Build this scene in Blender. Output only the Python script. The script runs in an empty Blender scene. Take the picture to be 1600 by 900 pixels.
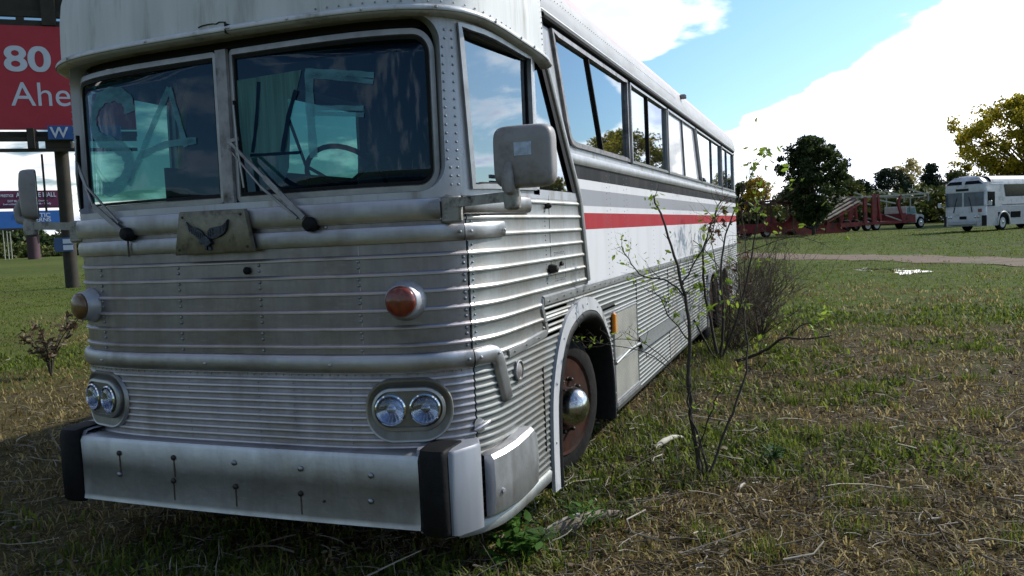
import bpy, math, random
import numpy as np
from mathutils import Vector, Matrix
R=math.radians
random.seed(7); rng=np.random.default_rng(7)
scene=bpy.context.scene
col=scene.collection
# ------------------------------------------------------------ camera
YAW,PITCH,ROLL,FPX=21.055,3.927,2.664,1276.3
CAM=Vector((2.698,-3.928,1.632))
def cam_basis():
    y,p,r=R(YAW),R(PITCH),R(ROLL)
    f=Vector((-math.sin(y)*math.cos(p),math.cos(y)*math.cos(p),-math.sin(p)))
    rt=Vector((math.cos(y),math.sin(y),0)); up=rt.cross(f)
    return f, rt*math.cos(r)-up*math.sin(r), up*math.cos(r)+rt*math.sin(r)
CF,CR,CU=cam_basis()
def ray(px,py): return (CF*FPX+CR*(px-800)+CU*(450-py)).normalized()
def atY(px,py,Y):
    d=ray(px,py); t=(Y-CAM.y)/d.y; return CAM+d*t
def atR(px,py,r):            # point at horizontal distance r
    d=ray(px,py); return CAM+d*(r/math.hypot(d.x,d.y))
cd=bpy.data.cameras.new('camera'); co=bpy.data.objects.new('camera',cd); col.objects.link(co)
co.matrix_world=Matrix(((CR.x,CU.x,-CF.x,CAM.x),(CR.y,CU.y,-CF.y,CAM.y),(CR.z,CU.z,-CF.z,CAM.z),(0,0,0,1)))
cd.sensor_width=36; cd.lens=FPX/1600*36; cd.clip_start=.05; cd.clip_end=3000
scene.camera=co
scene.view_settings.view_transform='Standard'; scene.view_settings.look='None'
scene.cycles.caustics_reflective=False; scene.cycles.caustics_refractive=False
scene.view_settings.gamma=1; scene.view_settings.exposure=0.0
# ------------------------------------------------------------ object helpers
def tag(o,label=None,cat=None,group=None,kind=None):
    if label: o['label']=label
    if cat: o['category']=cat
    if group: o['group']=group
    if kind: o['kind']=kind
    return o
def empty(name,loc=(0,0,0),rz=0):
    o=bpy.data.objects.new(name,None); o.empty_display_size=.2; col.objects.link(o)
    o.location=loc; o.rotation_euler=(0,0,rz); return o
def rename(o,n): o.name=n; return o
class MB:
    def __init__(s): s.v=[]; s.f=[]; s.m=[]; s.cur=0
    def add(s,vs,fs):
        b=len(s.v); s.v+= [tuple(p) for p in vs]
        for f in fs: s.f.append(tuple(i+b for i in f)); s.m.append(s.cur)
        return s
    def box(s,c,d,rz=0,rx=0,ry=0,bev=0):
        x,y,z=[k/2 for k in d]
        if bev>0:
            b=min(bev,x*.9,y*.9,z*.9); vs=[];
            import itertools
            pts=[]
            for sx in(-1,1):
                for sy in(-1,1):
                    for sz in(-1,1):
                        pts+= [(sx*x,sy*(y-b),sz*(z-b)),(sx*(x-b),sy*y,sz*(z-b)),(sx*(x-b),sy*(y-b),sz*z)]
            idx={}
            k=0
            for sx in(-1,1):
                for sy in(-1,1):
                    for sz in(-1,1): idx[sx,sy,sz]=k; k+=3
            fs=[]
            for a in(-1,1):
                fs.append([idx[a,-1,-1],idx[a,1,-1],idx[a,1,1],idx[a,-1,1]][::a])
                fs.append([idx[-1,a,-1]+1,idx[1,a,-1]+1,idx[1,a,1]+1,idx[-1,a,1]+1][::-a])
                fs.append([idx[-1,-1,a]+2,idx[1,-1,a]+2,idx[1,1,a]+2,idx[-1,1,a]+2][::a])
            for a in(-1,1):
                for b_ in(-1,1):
                    fs.append([idx[a,b_,-1],idx[a,b_,1],idx[a,b_,1]+1,idx[a,b_,-1]+1][::(1 if a*b_<0 else -1)])
                    fs.append([idx[a,-1,b_],idx[a,1,b_],idx[a,1,b_]+2,idx[a,-1,b_]+2][::(1 if a*b_>0 else -1)])
                    fs.append([idx[-1,a,b_]+1,idx[1,a,b_]+1,idx[1,a,b_]+2,idx[-1,a,b_]+2][::(1 if a*b_<0 else -1)])
            for (sx,sy,sz),i in idx.items(): fs.append([i,i+1,i+2][::(1 if sx*sy*sz>0 else -1)])
        else:
            pts=[(sx*x,sy*y,sz*z) for sz in(-1,1) for sy in(-1,1) for sx in(-1,1)]
            fs=[(0,2,3,1),(4,5,7,6),(0,1,5,4),(2,6,7,3),(0,4,6,2),(1,3,7,5)]
        M=Matrix.Rotation(rz,3,'Z')@Matrix.Rotation(ry,3,'Y')@Matrix.Rotation(rx,3,'X'); c=Vector(c)
        return s.add([c+M@Vector(p) for p in pts],fs)
    def tube(s,pts,r,n=8,cap=True):
        pts=[Vector(p) for p in pts]; k=len(pts)
        rs=r if isinstance(r,(list,tuple)) else [r]*k
        vs=[]; prev=None
        for i,p in enumerate(pts):
            t=(pts[min(i+1,k-1)]-pts[max(i-1,0)])
            if t.length<1e-9: t=Vector((0,0,1))
            t.normalize()
            if prev is None:
                a=Vector((0,0,1)) if abs(t.z)<.9 else Vector((1,0,0)); nrm=t.cross(a).normalized()
            else:
                nrm=(prev-t*prev.dot(t)); nrm= nrm.normalized() if nrm.length>1e-6 else t.orthogonal().normalized()
            prev=nrm; bn=t.cross(nrm)
            for j in range(n):
                a=2*math.pi*j/n; vs.append(p+(nrm*math.cos(a)+bn*math.sin(a))*rs[i])
        fs=[(i*n+j,i*n+(j+1)%n,(i+1)*n+(j+1)%n,(i+1)*n+j) for i in range(k-1) for j in range(n)]
        if cap: fs.append(tuple(range(n))[::-1]); fs.append(tuple((k-1)*n+j for j in range(n)))
        return s.add(vs,fs)
    def bar(s,a,b,w,h,up=(0,0,1)):
        a,b=Vector(a),Vector(b); t=(b-a).normalized(); up=Vector(up)
        if abs(t.dot(up))>.98: up=Vector((1,0,0))
        sd=t.cross(up).normalized(); u=sd.cross(t)
        vs=[p+sd*w/2*i+u*h/2*j for p in(a,b) for i,j in((-1,-1),(1,-1),(1,1),(-1,1))]
        return s.add(vs,[(0,1,2,3),(7,6,5,4),(0,4,5,1),(1,5,6,2),(2,6,7,3),(3,7,4,0)])
    def lathe(s,prof,c=(0,0,0),axis=(0,0,1),n=24,sx=1,sy=1):
        ax=Vector(axis).normalized(); q=Vector((0,0,1)).rotation_difference(ax).to_matrix(); c=Vector(c)
        vs=[]; 
        for (r,z) in prof:
            for j in range(n):
                a=2*math.pi*j/n; vs.append(c+q@Vector((r*math.cos(a)*sx,r*math.sin(a)*sy,z)))
        k=len(prof)
        fs=[(i*n+j,i*n+(j+1)%n,(i+1)*n+(j+1)%n,(i+1)*n+j) for i in range(k-1) for j in range(n)]
        if prof[0][0]>1e-4: fs.append(tuple(range(n))[::-1])
        if prof[-1][0]>1e-4: fs.append(tuple((k-1)*n+j for j in range(n)))
        return s.add(vs,fs)
    def prism(s,poly,th,M=None):     # poly in local xy, thickness along local z, M 4x4
        n=len(poly); M=M or Matrix.Identity(4)
        vs=[M@Vector((x,y,z)) for z in(0,th) for x,y in poly]
        fs=[tuple(range(n))[::-1],tuple(range(n,2*n))]+[(i,(i+1)%n,n+(i+1)%n,n+i) for i in range(n)]
        return s.add(vs,fs)
    def build(s,name,mat,parent=None,smooth=False,angle=None):
        me=bpy.data.meshes.new(name); me.from_pydata(s.v,[],s.f)
        mats=mat if isinstance(mat,(list,tuple)) else ([mat,M['rivet']] if any(s.m) else [mat])
        for m in mats: me.materials.append(m)
        if len(mats)>1: me.polygons.foreach_set('material_index',s.m)
        if smooth: me.polygons.foreach_set('use_smooth',[True]*len(me.polygons))
        me.validate(); me.update()
        if smooth and angle: me.set_sharp_from_angle(angle=R(angle))
        o=bpy.data.objects.new(name,me); col.objects.link(o)
        if parent: o.parent=parent
        return o
def np_mesh(name,V,F,mat,parent=None,k=None,smooth=False):
    k=k or F.shape[1]
    me=bpy.data.meshes.new(name); me.vertices.add(len(V)); me.vertices.foreach_set('co',V.astype(np.float32).ravel())
    me.loops.add(F.size); me.loops.foreach_set('vertex_index',F.astype(np.int32).ravel())
    me.polygons.add(len(F)); me.polygons.foreach_set('loop_start',np.arange(0,F.size,k,dtype=np.int32)); me.polygons.foreach_set('loop_total',np.full(len(F),k,dtype=np.int32))
    me.materials.append(mat); me.update(calc_edges=True); me.validate()
    o=bpy.data.objects.new(name,me); col.objects.link(o)
    if parent: o.parent=parent
    return o
# ------------------------------------------------------------ materials
def mat(name):
    m=bpy.data.materials.new(name); m.use_nodes=True; nt=m.node_tree; nt.nodes.clear()
    return m,nt
def N(nt,t,**k):
    n=nt.nodes.new(t)
    for a,b in k.items():
        if a=='i':
            for x,y in b.items(): n.inputs[x].default_value=y
        else: setattr(n,a,b)
    return n
def L(nt,a,b): nt.links.new(a,b)
def math_(nt,op,a,b=None,c=None,clamp=False):
    n=N(nt,'ShaderNodeMath',operation=op,use_clamp=clamp)
    for i,v in enumerate((a,b,c)):
        if v is None: continue
        if isinstance(v,(int,float)): n.inputs[i].default_value=v
        else: L(nt,v,n.inputs[i])
    return n.outputs[0]
def mix(nt,f,a,b,bt='MIX'):
    n=N(nt,'ShaderNodeMix',data_type='RGBA',blend_type=bt)
    for s,v in ((0,f),(6,a),(7,b)):
        if isinstance(v,(int,float)): n.inputs[s].default_value=v
        elif isinstance(v,tuple): n.inputs[s].default_value=(*v,1) if len(v)==3 else v
        else: L(nt,v,n.inputs[s])
    return n.outputs[2]
def ramp(nt,f,stops,interp='LINEAR'):
    n=N(nt,'ShaderNodeValToRGB'); n.color_ramp.interpolation=interp; e=n.color_ramp.elements
    while len(e)>1: e.remove(e[0])
    e[0].position=stops[0][0]; c=stops[0][1]; e[0].color=(*c,1) if len(c)==3 else c
    for p,c in stops[1:]:
        x=e.new(p); x.color=(*c,1) if len(c)==3 else c
    L(nt,f,n.inputs[0]); return n.outputs[0]
def noise(nt,vec,scale,detail=4,rough=.5,dist=0):
    n=N(nt,'ShaderNodeTexNoise',i={'Scale':scale,'Detail':detail,'Roughness':rough,'Distortion':dist})
    if vec is not None: L(nt,vec,n.inputs['Vector'])
    return n.outputs[0]
def mapping(nt,vec,scale=(1,1,1),loc=(0,0,0)):
    n=N(nt,'ShaderNodeMapping'); n.inputs['Scale'].default_value=scale; n.inputs['Location'].default_value=loc
    L(nt,vec,n.inputs[0]); return n.outputs[0]
def objco(nt): return N(nt,'ShaderNodeTexCoord').outputs['Object']
def principled(nt,**k):
    p=N(nt,'ShaderNodeBsdfPrincipled'); o=N(nt,'ShaderNodeOutputMaterial'); L(nt,p.outputs[0],o.inputs[0])
    for a,v in k.items():
        a=a.replace('_',' ')
        if isinstance(v,(int,float)): p.inputs[a].default_value=v
        elif isinstance(v,tuple): p.inputs[a].default_value=(*v,1) if len(v)==3 else v
        else: L(nt,v,p.inputs[a])
    return p
def bump(nt,h,strength=.3,dist=.01):
    b=N(nt,'ShaderNodeBump',i={'Strength':strength,'Distance':dist}); L(nt,h,b.inputs['Height']); return b.outputs[0]
def simple(name,c,rough=.6,metal=0,var=.25,scale=6,bmp=0,dirt=None,streak=False,**k):
    m,nt=mat(name); v=objco(nt)
    if streak: v=mapping(nt,v,(1,1,.12))
    n1=noise(nt,v,scale,6,.6)
    d=tuple(x*(1-var) for x in c); b=tuple(min(1,x*(1+var)) for x in c)
    cc=ramp(nt,n1,[(.3,d),(.7,b)])
    if dirt:
        n2=noise(nt,v,scale*.6,8,.7); cc=mix(nt,ramp(nt,n2,[(.52,(0,0,0)),(.68,(1,1,1))]),cc,dirt)
    kw=dict(Base_Color=cc,Roughness=rough,Metallic=metal); kw.update(k)
    if bmp: kw['Normal']=bump(nt,noise(nt,v,scale*4,5),bmp,.01)
    principled(nt,**kw); return m
def metal_skin(name,base=(.26,.243,.258),rough=.42,metallic=.9,grime=.5,streaks=True,dark=(.10,.09,.075)):
    m,nt=mat(name); v=objco(nt)
    vs=mapping(nt,v,(9,9,1.0)); n1=noise(nt,vs,1.5,8,.7)
    n2=noise(nt,v,1.7,5,.6); n3=noise(nt,v,34,6,.7)
    c=ramp(nt,n1,[(.2,tuple(x*.78 for x in base)),(.55,base),(.85,tuple(min(1,x*1.15) for x in base))])
    n6=noise(nt,mapping(nt,v,(1,1,1.6)),4.5,7,.68)
    g=math_(nt,'MULTIPLY',ramp(nt,math_(nt,'ADD',math_(nt,'MULTIPLY',n2,.5),math_(nt,'MULTIPLY',n6,.5)),[(.42,(0,0,0)),(.68,(1,1,1))]),grime)
    c=mix(nt,g,c,dark)
    spot=ramp(nt,n3,[(.66,(0,0,0)),(.75,(1,1,1))]); c=mix(nt,math_(nt,'MULTIPLY',spot,.45),c,(.08,.06,.045))
    rg=ramp(nt,n1,[(.2,(rough*1.35,)*3),(.8,(rough*.8,)*3)])
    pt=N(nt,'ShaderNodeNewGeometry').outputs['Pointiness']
    c=mix(nt,ramp(nt,pt,[(.505,(0,0,0)),(.54,(.9,.9,.9))]),c,tuple(min(.8,x*2.1) for x in base))  # convex edges painted lighter, standing in for bright sky light on rib crests
    br=noise(nt,mapping(nt,v,(2.2,2.2,.9)),1.3,6,.6,.4); c=mix(nt,ramp(nt,br,[(.50,(0,0,0)),(.72,(.55,.55,.55))]),c,(.13,.105,.08))
    n5=noise(nt,mapping(nt,v,(3,3,40)),3,3,.6); c=mix(nt,ramp(nt,n5,[(.62,(0,0,0)),(.8,(.35,.35,.35))]),c,tuple(min(.8,x*1.6) for x in base))
    h=math_(nt,'ADD',noise(nt,v,2.6,2,.5),math_(nt,'MULTIPLY',noise(nt,v,11,4,.6),.35))
    principled(nt,Base_Color=c,Metallic=metallic,Roughness=rg,Normal=bump(nt,h,.45,.014)); return m
M={}
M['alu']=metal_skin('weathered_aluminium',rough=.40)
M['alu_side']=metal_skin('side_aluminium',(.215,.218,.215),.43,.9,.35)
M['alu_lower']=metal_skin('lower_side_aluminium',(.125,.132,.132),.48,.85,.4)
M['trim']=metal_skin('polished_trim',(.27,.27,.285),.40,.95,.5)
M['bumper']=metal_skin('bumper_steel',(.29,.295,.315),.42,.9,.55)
M['chrome']=simple('chrome',(.78,.79,.8),.08,1,.05,8)
M['silver_paint']=simple('silver_paint',(.42,.43,.47),.45,.4,.12,5,dirt=(.2,.17,.13),streak=True)
M['frame']=simple('window_frame_metal',(.26,.25,.26),.5,.7,.3,12,dirt=(.07,.06,.05))
M['frame_light']=simple('window_frame_light',(.33,.33,.34),.42,.7,.2,10)
M['rubber']=simple('black_rubber',(.010,.010,.011),.6,0,.3,20,bmp=.2,Specular_IOR_Level=.15)
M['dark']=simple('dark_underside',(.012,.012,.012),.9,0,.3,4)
M['arch_paint']=simple('pale_arch_paint',(.47,.48,.51),.45,.1,.15,7,dirt=(.2,.18,.15),streak=True)
M['bumper_end']=simple('dull_bumper_end_paint',(.25,.265,.30),.45,.3,.16,6,dirt=(.16,.14,.12),streak=True)
M['dull_chrome']=simple('dull_chrome',(.55,.55,.56),.20,1,.12,14,dirt=(.16,.12,.09))
M['rivet']=simple('rivet_steel',(.27,.28,.31),.38,.9,.3,30)
M['rivet_dark']=simple('dark_bolt',(.05,.045,.04),.5,.7,.3,30)
M['cap']=simple('weathered_cap_paint',(.60,.615,.62),.6,0,.16,5,bmp=.05,dirt=(.24,.23,.19),streak=True)
M['brow']=simple('brow_paint',(.58,.59,.62),.42,.3,.12,8,dirt=(.25,.23,.2))
M['stain']=simple('rust_stain',(.07,.045,.03),.9,0,.3,20)
def side_paint():
    m,nt=mat('striped_side_paint'); v=objco(nt); sep=N(nt,'ShaderNodeSeparateXYZ'); L(nt,v,sep.inputs[0])
    z=math_(nt,'DIVIDE',sep.outputs[2],4.0)
    W=(.60,.61,.64); K=(.018,.018,.021); G=(.29,.30,.33); Rd=(.34,.035,.045)
    st=[(0,W),(1.62/4,Rd),(1.72/4,W),(1.772/4,G),(1.882/4,W),(1.952/4,K),(2.045/4,W)]
    c=ramp(nt,z,st,'CONSTANT')
    d=noise(nt,mapping(nt,v,(2,2,.3)),2,7,.65); c=mix(nt,math_(nt,'MULTIPLY',ramp(nt,d,[(.45,(0,0,0)),(.8,(1,1,1))]),.22),c,(.22,.21,.19))
    sp=noise(nt,v,9,4,.6); c=mix(nt,ramp(nt,sp,[(.74,(0,0,0)),(.76,(1,1,1))]),c,(.12,.06,.045))
    h=noise(nt,mapping(nt,v,(1,1.2,1)),1.5,2)
    principled(nt,Base_Color=c,Roughness=.45,Normal=bump(nt,h,.25,.02),Specular_IOR_Level=.03); return m
M['side_paint']=side_paint()
def roof_paint():
    m,nt=mat('faded_roof_paint'); v=objco(nt); sep=N(nt,'ShaderNodeSeparateXYZ'); L(nt,v,sep.inputs[0])
    n=noise(nt,mapping(nt,v,(2,.8,3)),2.5,7,.65)
    W=(.47,.48,.50)
    base=ramp(nt,n,[(.3,(.33,.33,.34)),(.7,W)])
    band=ramp(nt,math_(nt,'DIVIDE',sep.outputs[2],4),[(3.02/4,(0,0,0)),(3.05/4,(1,1,1)),(3.15/4,(1,1,1)),(3.17/4,(0,0,0))])
    fr=math_(nt,'GREATER_THAN',sep.outputs[1],.9)
    f=math_(nt,'MULTIPLY',math_(nt,'MULTIPLY',band,fr),ramp(nt,n,[(.42,(.0,)*3),(.7,(.6,)*3)]))
    c=mix(nt,f,base,(.42,.13,.15))
    n2=noise(nt,mapping(nt,v,(6,6,1)),1.5,6,.7); c=mix(nt,ramp(nt,n2,[(.58,(0,0,0)),(.8,(.5,.5,.5))]),c,(.2,.2,.19))
    principled(nt,Base_Color=c,Roughness=.55,Normal=bump(nt,n,.1,.01)); return m
M['roof']=roof_paint()
def glass(name,tint,f0=.05,fscale=1.0,dust=0.0,dustcol=(.3,.35,.4),wav=.02,gcol=(.95,.97,1)):
    m,nt=mat(name); v=objco(nt)
    geo=N(nt,'ShaderNodeNewGeometry')
    nb=bump(nt,noise(nt,v,1.6,2),wav,.05)
    dt=N(nt,'ShaderNodeVectorMath',operation='DOT_PRODUCT'); L(nt,geo.outputs['Normal'],dt.inputs[0]); L(nt,geo.outputs['Incoming'],dt.inputs[1])
    c=math_(nt,'ABSOLUTE',dt.outputs['Value']); om=math_(nt,'SUBTRACT',1.0,c,clamp=True)
    F=math_(nt,'MULTIPLY_ADD',math_(nt,'POWER',om,4.0),(1-f0)*fscale,f0,clamp=True)
    tr=N(nt,'ShaderNodeBsdfTransparent'); tr.inputs[0].default_value=(*tint,1)
    gl=N(nt,'ShaderNodeBsdfGlossy'); gl.inputs['Roughness'].default_value=.015; gl.inputs['Color'].default_value=(*gcol,1); L(nt,nb,gl.inputs['Normal'])
    mx=N(nt,'ShaderNodeMixShader'); L(nt,F,mx.inputs[0]); L(nt,tr.outputs[0],mx.inputs[1]); L(nt,gl.outputs[0],mx.inputs[2])
    out=N(nt,'ShaderNodeOutputMaterial')
    if dust>0:
        df=N(nt,'ShaderNodeBsdfDiffuse'); df.inputs[0].default_value=(*dustcol,1)
        n1=noise(nt,mapping(nt,v,(3,3,.8)),2.2,6,.6); fac=math_(nt,'MULTIPLY',ramp(nt,n1,[(.3,(.25,)*3),(.75,(1,)*3)]),dust)
        m2=N(nt,'ShaderNodeMixShader'); L(nt,fac,m2.inputs[0]); L(nt,mx.outputs[0],m2.inputs[1]); L(nt,df.outputs[0],m2.inputs[2]); L(nt,m2.outputs[0],out.inputs[0])
    else: L(nt,mx.outputs[0],out.inputs[0])
    return m
M['ws_glass']=glass('windshield_glass',(.23,.52,.50),.05,.8,.20,(.026,.065,.14),.004,(.58,.78,1.0))
M['side_glass']=glass('dark_side_glass',(.12,.14,.17),.20,.9,.02,(.3,.35,.4),.003,(.80,.90,1.0))
M['far_glass']=glass('far_side_glass',(.50,.60,.54),.05,.9)
M['lamp_glass']=glass('lamp_glass',(.8,.85,.95),.08,1,.04)
M['amber']=simple('faded_amber_lens',(.13,.065,.025),.3,0,.4,40,Coat_Weight=.5)
M['red_lens']=simple('dull_red_orange_lens',(.16,.022,.010),.28,0,.35,40,Coat_Weight=.6)
M['orange']=simple('bright_orange_lens',(.75,.25,.02),.3,0,.15,20)
M['rust']=simple('rusty_wheel_paint',(.040,.015,.010),.85,.0,.5,7,bmp=.2,Specular_IOR_Level=.12,dirt=(.03,.026,.022))
M['tyre']=simple('grey_weathered_tyre',(.007,.007,.007),.9,0,.4,14,bmp=.3,dirt=(.018,.017,.015),Specular_IOR_Level=.2)
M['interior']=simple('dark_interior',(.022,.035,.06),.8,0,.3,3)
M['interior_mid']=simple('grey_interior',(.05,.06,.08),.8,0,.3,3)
M['bronze']=simple('dark_emblem_metal',(.05,.055,.07),.35,.9,.3,30,bmp=.3)
M['plate']=simple('grimy_brass_plate',(.20,.185,.14),.5,.6,.2,25,dirt=(.08,.07,.05),bmp=.1)
M['mirror_paint']=simple('grey_mirror_housing',(.26,.245,.245),.5,0,.14,9,dirt=(.15,.13,.12))
M['rusty_metal']=simple('rust_pitted_bracket',(.32,.31,.29),.55,.4,.2,20,dirt=(.05,.035,.025),bmp=.2)
M['white_film']=simple('pale_window_film',(.52,.55,.62),.25,0,.08,4,streak=True,Coat_Weight=.5)
def mesh_vent():
    m,nt=mat('perforated_vent'); v=objco(nt)
    sep=N(nt,'ShaderNodeSeparateXYZ'); L(nt,v,sep.inputs[0])
    a=math_(nt,'ADD',sep.outputs[1],sep.outputs[2]); b=math_(nt,'SUBTRACT',sep.outputs[1],sep.outputs[2])
    sa=math_(nt,'SINE',math_(nt,'MULTIPLY',a,300)); sb=math_(nt,'SINE',math_(nt,'MULTIPLY',b,300))
    hole=math_(nt,'GREATER_THAN',math_(nt,'MULTIPLY',sa,sb),.25)
    n1=noise(nt,v,5,4); cc=ramp(nt,n1,[(.3,(.34,.34,.31)),(.7,(.50,.49,.44))])
    principled(nt,Base_Color=mix(nt,hole,cc,(.03,.03,.03)),Roughness=.5,Metallic=.2); return m
M['vent']=mesh_vent()
# ------------------------------------------------------------ bus shell
A_=1.22; NN=4.0
def bz(z): return 0.725-0.012*(z-1.3)
K_=500
def _pt(t,b):
    s,c=math.sin(t),math.cos(t)
    return (A_*(s**(2/NN)) if s>1e-12 else 0.0), (-b*(c**(2/NN)) if c>1e-12 else 0.0)
TT=[math.pi/2*i/K_ for i in range(K_+1)]; LL=[0.0]; _p=_pt(0,.72)
for i in range(1,K_+1):
    q=_pt(TT[i],.72); LL.append(LL[-1]+math.hypot(q[0]-_p[0],q[1]-_p[1])); _p=q
UQ=1.6672
UM=[(0,0),(.5,.505),(.69,.70),(.99,1.0),(1.12,1.131),(1.21,1.22),(1.30,1.316),(1.407,1.435),(1.537,1.581),(UQ,LL[-1])]
def plan(u,z):
    s=1 if u>=0 else -1.03; a=abs(u)
    if a>=UQ: return s*A_,a-UQ
    a=float(np.interp(a,[q[0] for q in UM],[q[1] for q in UM])); t=float(np.interp(a,LL,TT)); x,y=_pt(t,bz(z)); return s*x,y
def SP(u,z,off=0.0):
    x,y=plan(u,z)
    if off==0: return Vector((x,y,z))
    e=.006; x0,y0=plan(u-e,z); x1,y1=plan(u+e,z); tx,ty=x1-x0,y1-y0; l=math.hypot(tx,ty)
    return Vector((x+ty/l*off,y-tx/l*off,z))
def SN(u,z): return (SP(u,z,.1)-SP(u,z,0)).normalized()
def lin(pts,x):  # piecewise linear on sorted first
    return float(np.interp(x,[p[0] for p in pts],[p[1] for p in pts]))
def panel(mb,rows,u0,u1,du=.05,skip=None):
    f0=u0 if callable(u0) else (lambda z:u0); f1=u1 if callable(u1) else (lambda z:u1)
    zm=sum(r[0] for r in rows)/len(rows); n=max(2,int(math.ceil(abs(f1(zm)-f0(zm))/du))+1)
    vs=[];keep=[]
    for z,o in rows:
        a,b=f0(z),f1(z)
        for j in range(n):
            u=a+(b-a)*j/(n-1); vs.append(SP(u,z,o)); keep.append((u,z))
    fs=[]
    for i in range(len(rows)-1):
        for j in range(n-1):
            q=(i*n+j,i*n+j+1,(i+1)*n+j+1,(i+1)*n+j)
            if skip:
                cu=sum(keep[k][0] for k in q)/4; cz=sum(keep[k][1] for k in q)/4
                if skip(cu,cz): continue
            fs.append(q)
    return mb.add(vs,fs)
def ribrows(z0,z1,ribs,w=.012,h=.009,base=0.0,step=None):
    rows=[]
    for r in ribs:
        if z0+w<r<z1-w: rows+=[(r-w,base),(r-w*.75,base+h*.95),(r-w*.1,base+h),(r+w*.7,base+h*.25),(r+w,base)]
    rows=[(z0,base)]+sorted(rows)+[(z1,base)]
    if step:
        out=[rows[0]]
        for a,b in zip(rows,rows[1:]):
            k=int((b[0]-a[0])/step)
            for i in range(1,k+1): 
                t=i/(k+1); out.append((a[0]+(b[0]-a[0])*t,a[1]+(b[1]-a[1])*t))
            out.append(b)
        rows=out
    return rows
def rivet(mb,u,z,r=.006,off=0.0,h=None):
    mb.cur=1; c=SP(u,z,off); mb.lathe([(r,0),(r*.8,r*.5),(r*.3,r*.75),(0,r*.8)] if h is None else [(r,0),(r,h*.6),(r*.7,h),(0,h*1.05)],c,SN(u,z),8); mb.cur=0
def belt(mb,path,half,off,n=6,closed=False,flat=0.4):
    # half-round moulding along (u,z) path: half height, protrusion off
    P=path; k=len(P); vs=[]
    for i,(u,z) in enumerate(P):
        a=P[max(i-1,0)]; b=P[min(i+1,k-1)]
        if closed: a=P[i-1]; b=P[(i+1)%k]
        tx,tz=b[0]-a[0],b[1]-a[1]; l=math.hypot(tx,tz) or 1; nx,nz=-tz/l,tx/l
        for j in range(n+1):
            t=math.pi*j/n; c=math.cos(t); s=math.sin(t)**flat
            vs.append(SP(u+nx*half*c,z+nz*half*c,off*s-.002))
    m=n+1; fs=[]
    rng_=range(k) if closed else range(k-1)
    for i in rng_:
        i2=(i+1)%k
        for j in range(n): fs.append((i*m+j,i*m+j+1,i2*m+j+1,i2*m+j))
    if not closed:
        fs.append(tuple(range(m))); fs.append(tuple((k-1)*m+j for j in range(m))[::-1])
    return mb.add(vs,fs)
def seg(u0,z0,u1,z1,du=.05):
    n=max(1,int(math.hypot(u1-u0,z1-z0)/du)); return [(u0+(u1-u0)*i/n,z0+(z1-z0)*i/n) for i in range(n+1)]
def poly(pts,du=.05):
    o=[pts[0]]
    for a,b in zip(pts,pts[1:]): o+=seg(*a,*b,du)[1:]
    return o
def rrect(u0,u1,z0,z1,r,n=6,rr=None,step=.06):
    rr=rr or (r,r,r,r)  # bl br tr tl
    out=[]
    cs=[((u0,z0),(1,1),math.pi,rr[0]),((u1,z0),(-1,1),1.5*math.pi,rr[1]),((u1,z1),(-1,-1),0,rr[2]),((u0,z1),(1,-1),.5*math.pi,rr[3])]
    for (cx,cz),(sx,sz),a0,r_ in cs:
        for i in range(n+1):
            a=a0+math.pi/2*i/n; out.append((cx+sx*r_+r_*math.cos(a),cz+sz*r_+r_*math.sin(a)))
    # densify straight
    res=[]
    for i,p in enumerate(out):
        q=out[(i+1)%len(out)]; d=math.hypot(q[0]-p[0],q[1]-p[1]); k=max(1,int(d/step))
        for j in range(k): res.append((p[0]+(q[0]-p[0])*j/k,p[1]+(q[1]-p[1])*j/k))
    return res
def strip(mb,loopA,offA,loopB,offB,n=1):
    k=len(loopA); vs=[]
    for i in range(n+1):
        t=i/n
        for a,b in zip(loopA,loopB): vs.append(SP(a[0]+(b[0]-a[0])*t,a[1]+(b[1]-a[1])*t,offA+(offB-offA)*t))
    fs=[(i*k+j,i*k+(j+1)%k,(i+1)*k+(j+1)%k,(i+1)*k+j) for i in range(n) for j in range(k)]
    return mb.add(vs,fs)
def scaleloop(loop,d):  # offset loop inward by d
    k=len(loop); out=[]
    for i,(u,z) in enumerate(loop):
        a=loop[i-1]; b=loop[(i+1)%k]; tx,tz=b[0]-a[0],b[1]-a[1]; l=math.hypot(tx,tz) or 1
        out.append((u-tz/l*d,z+tx/l*d))
    return out
def fillpatch(mb,loop,off,du=.06):
    # fill convex (u,z) loop following the shell: horizontal strips
    zs=[p[1] for p in loop]; z0,z1=min(zs),max(zs); k=len(loop)
    def span(z):
        xs=[]
        for i in range(k):
            a=loop[i]; b=loop[(i+1)%k]
            if (a[1]-z)*(b[1]-z)<=0 and abs(a[1]-b[1])>1e-9: xs.append(a[0]+(b[0]-a[0])*(z-a[1])/(b[1]-a[1]))
            elif abs(a[1]-z)<1e-9: xs.append(a[0])
        return min(xs),max(xs)
    n=14; zz=[z0+(z1-z0)*(.5-.5*math.cos(math.pi*i/n)) for i in range(n+1)]
    zz[0]+=1e-5; zz[-1]-=1e-5
    sp={z:span(z) for z in zz}
    return panel(mb,[(z,off) for z in zz],lambda z:sp[z][0] if z in sp else min(p[0] for p in loop),lambda z:sp[z][1] if z in sp else max(p[0] for p in loop),du)

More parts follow.
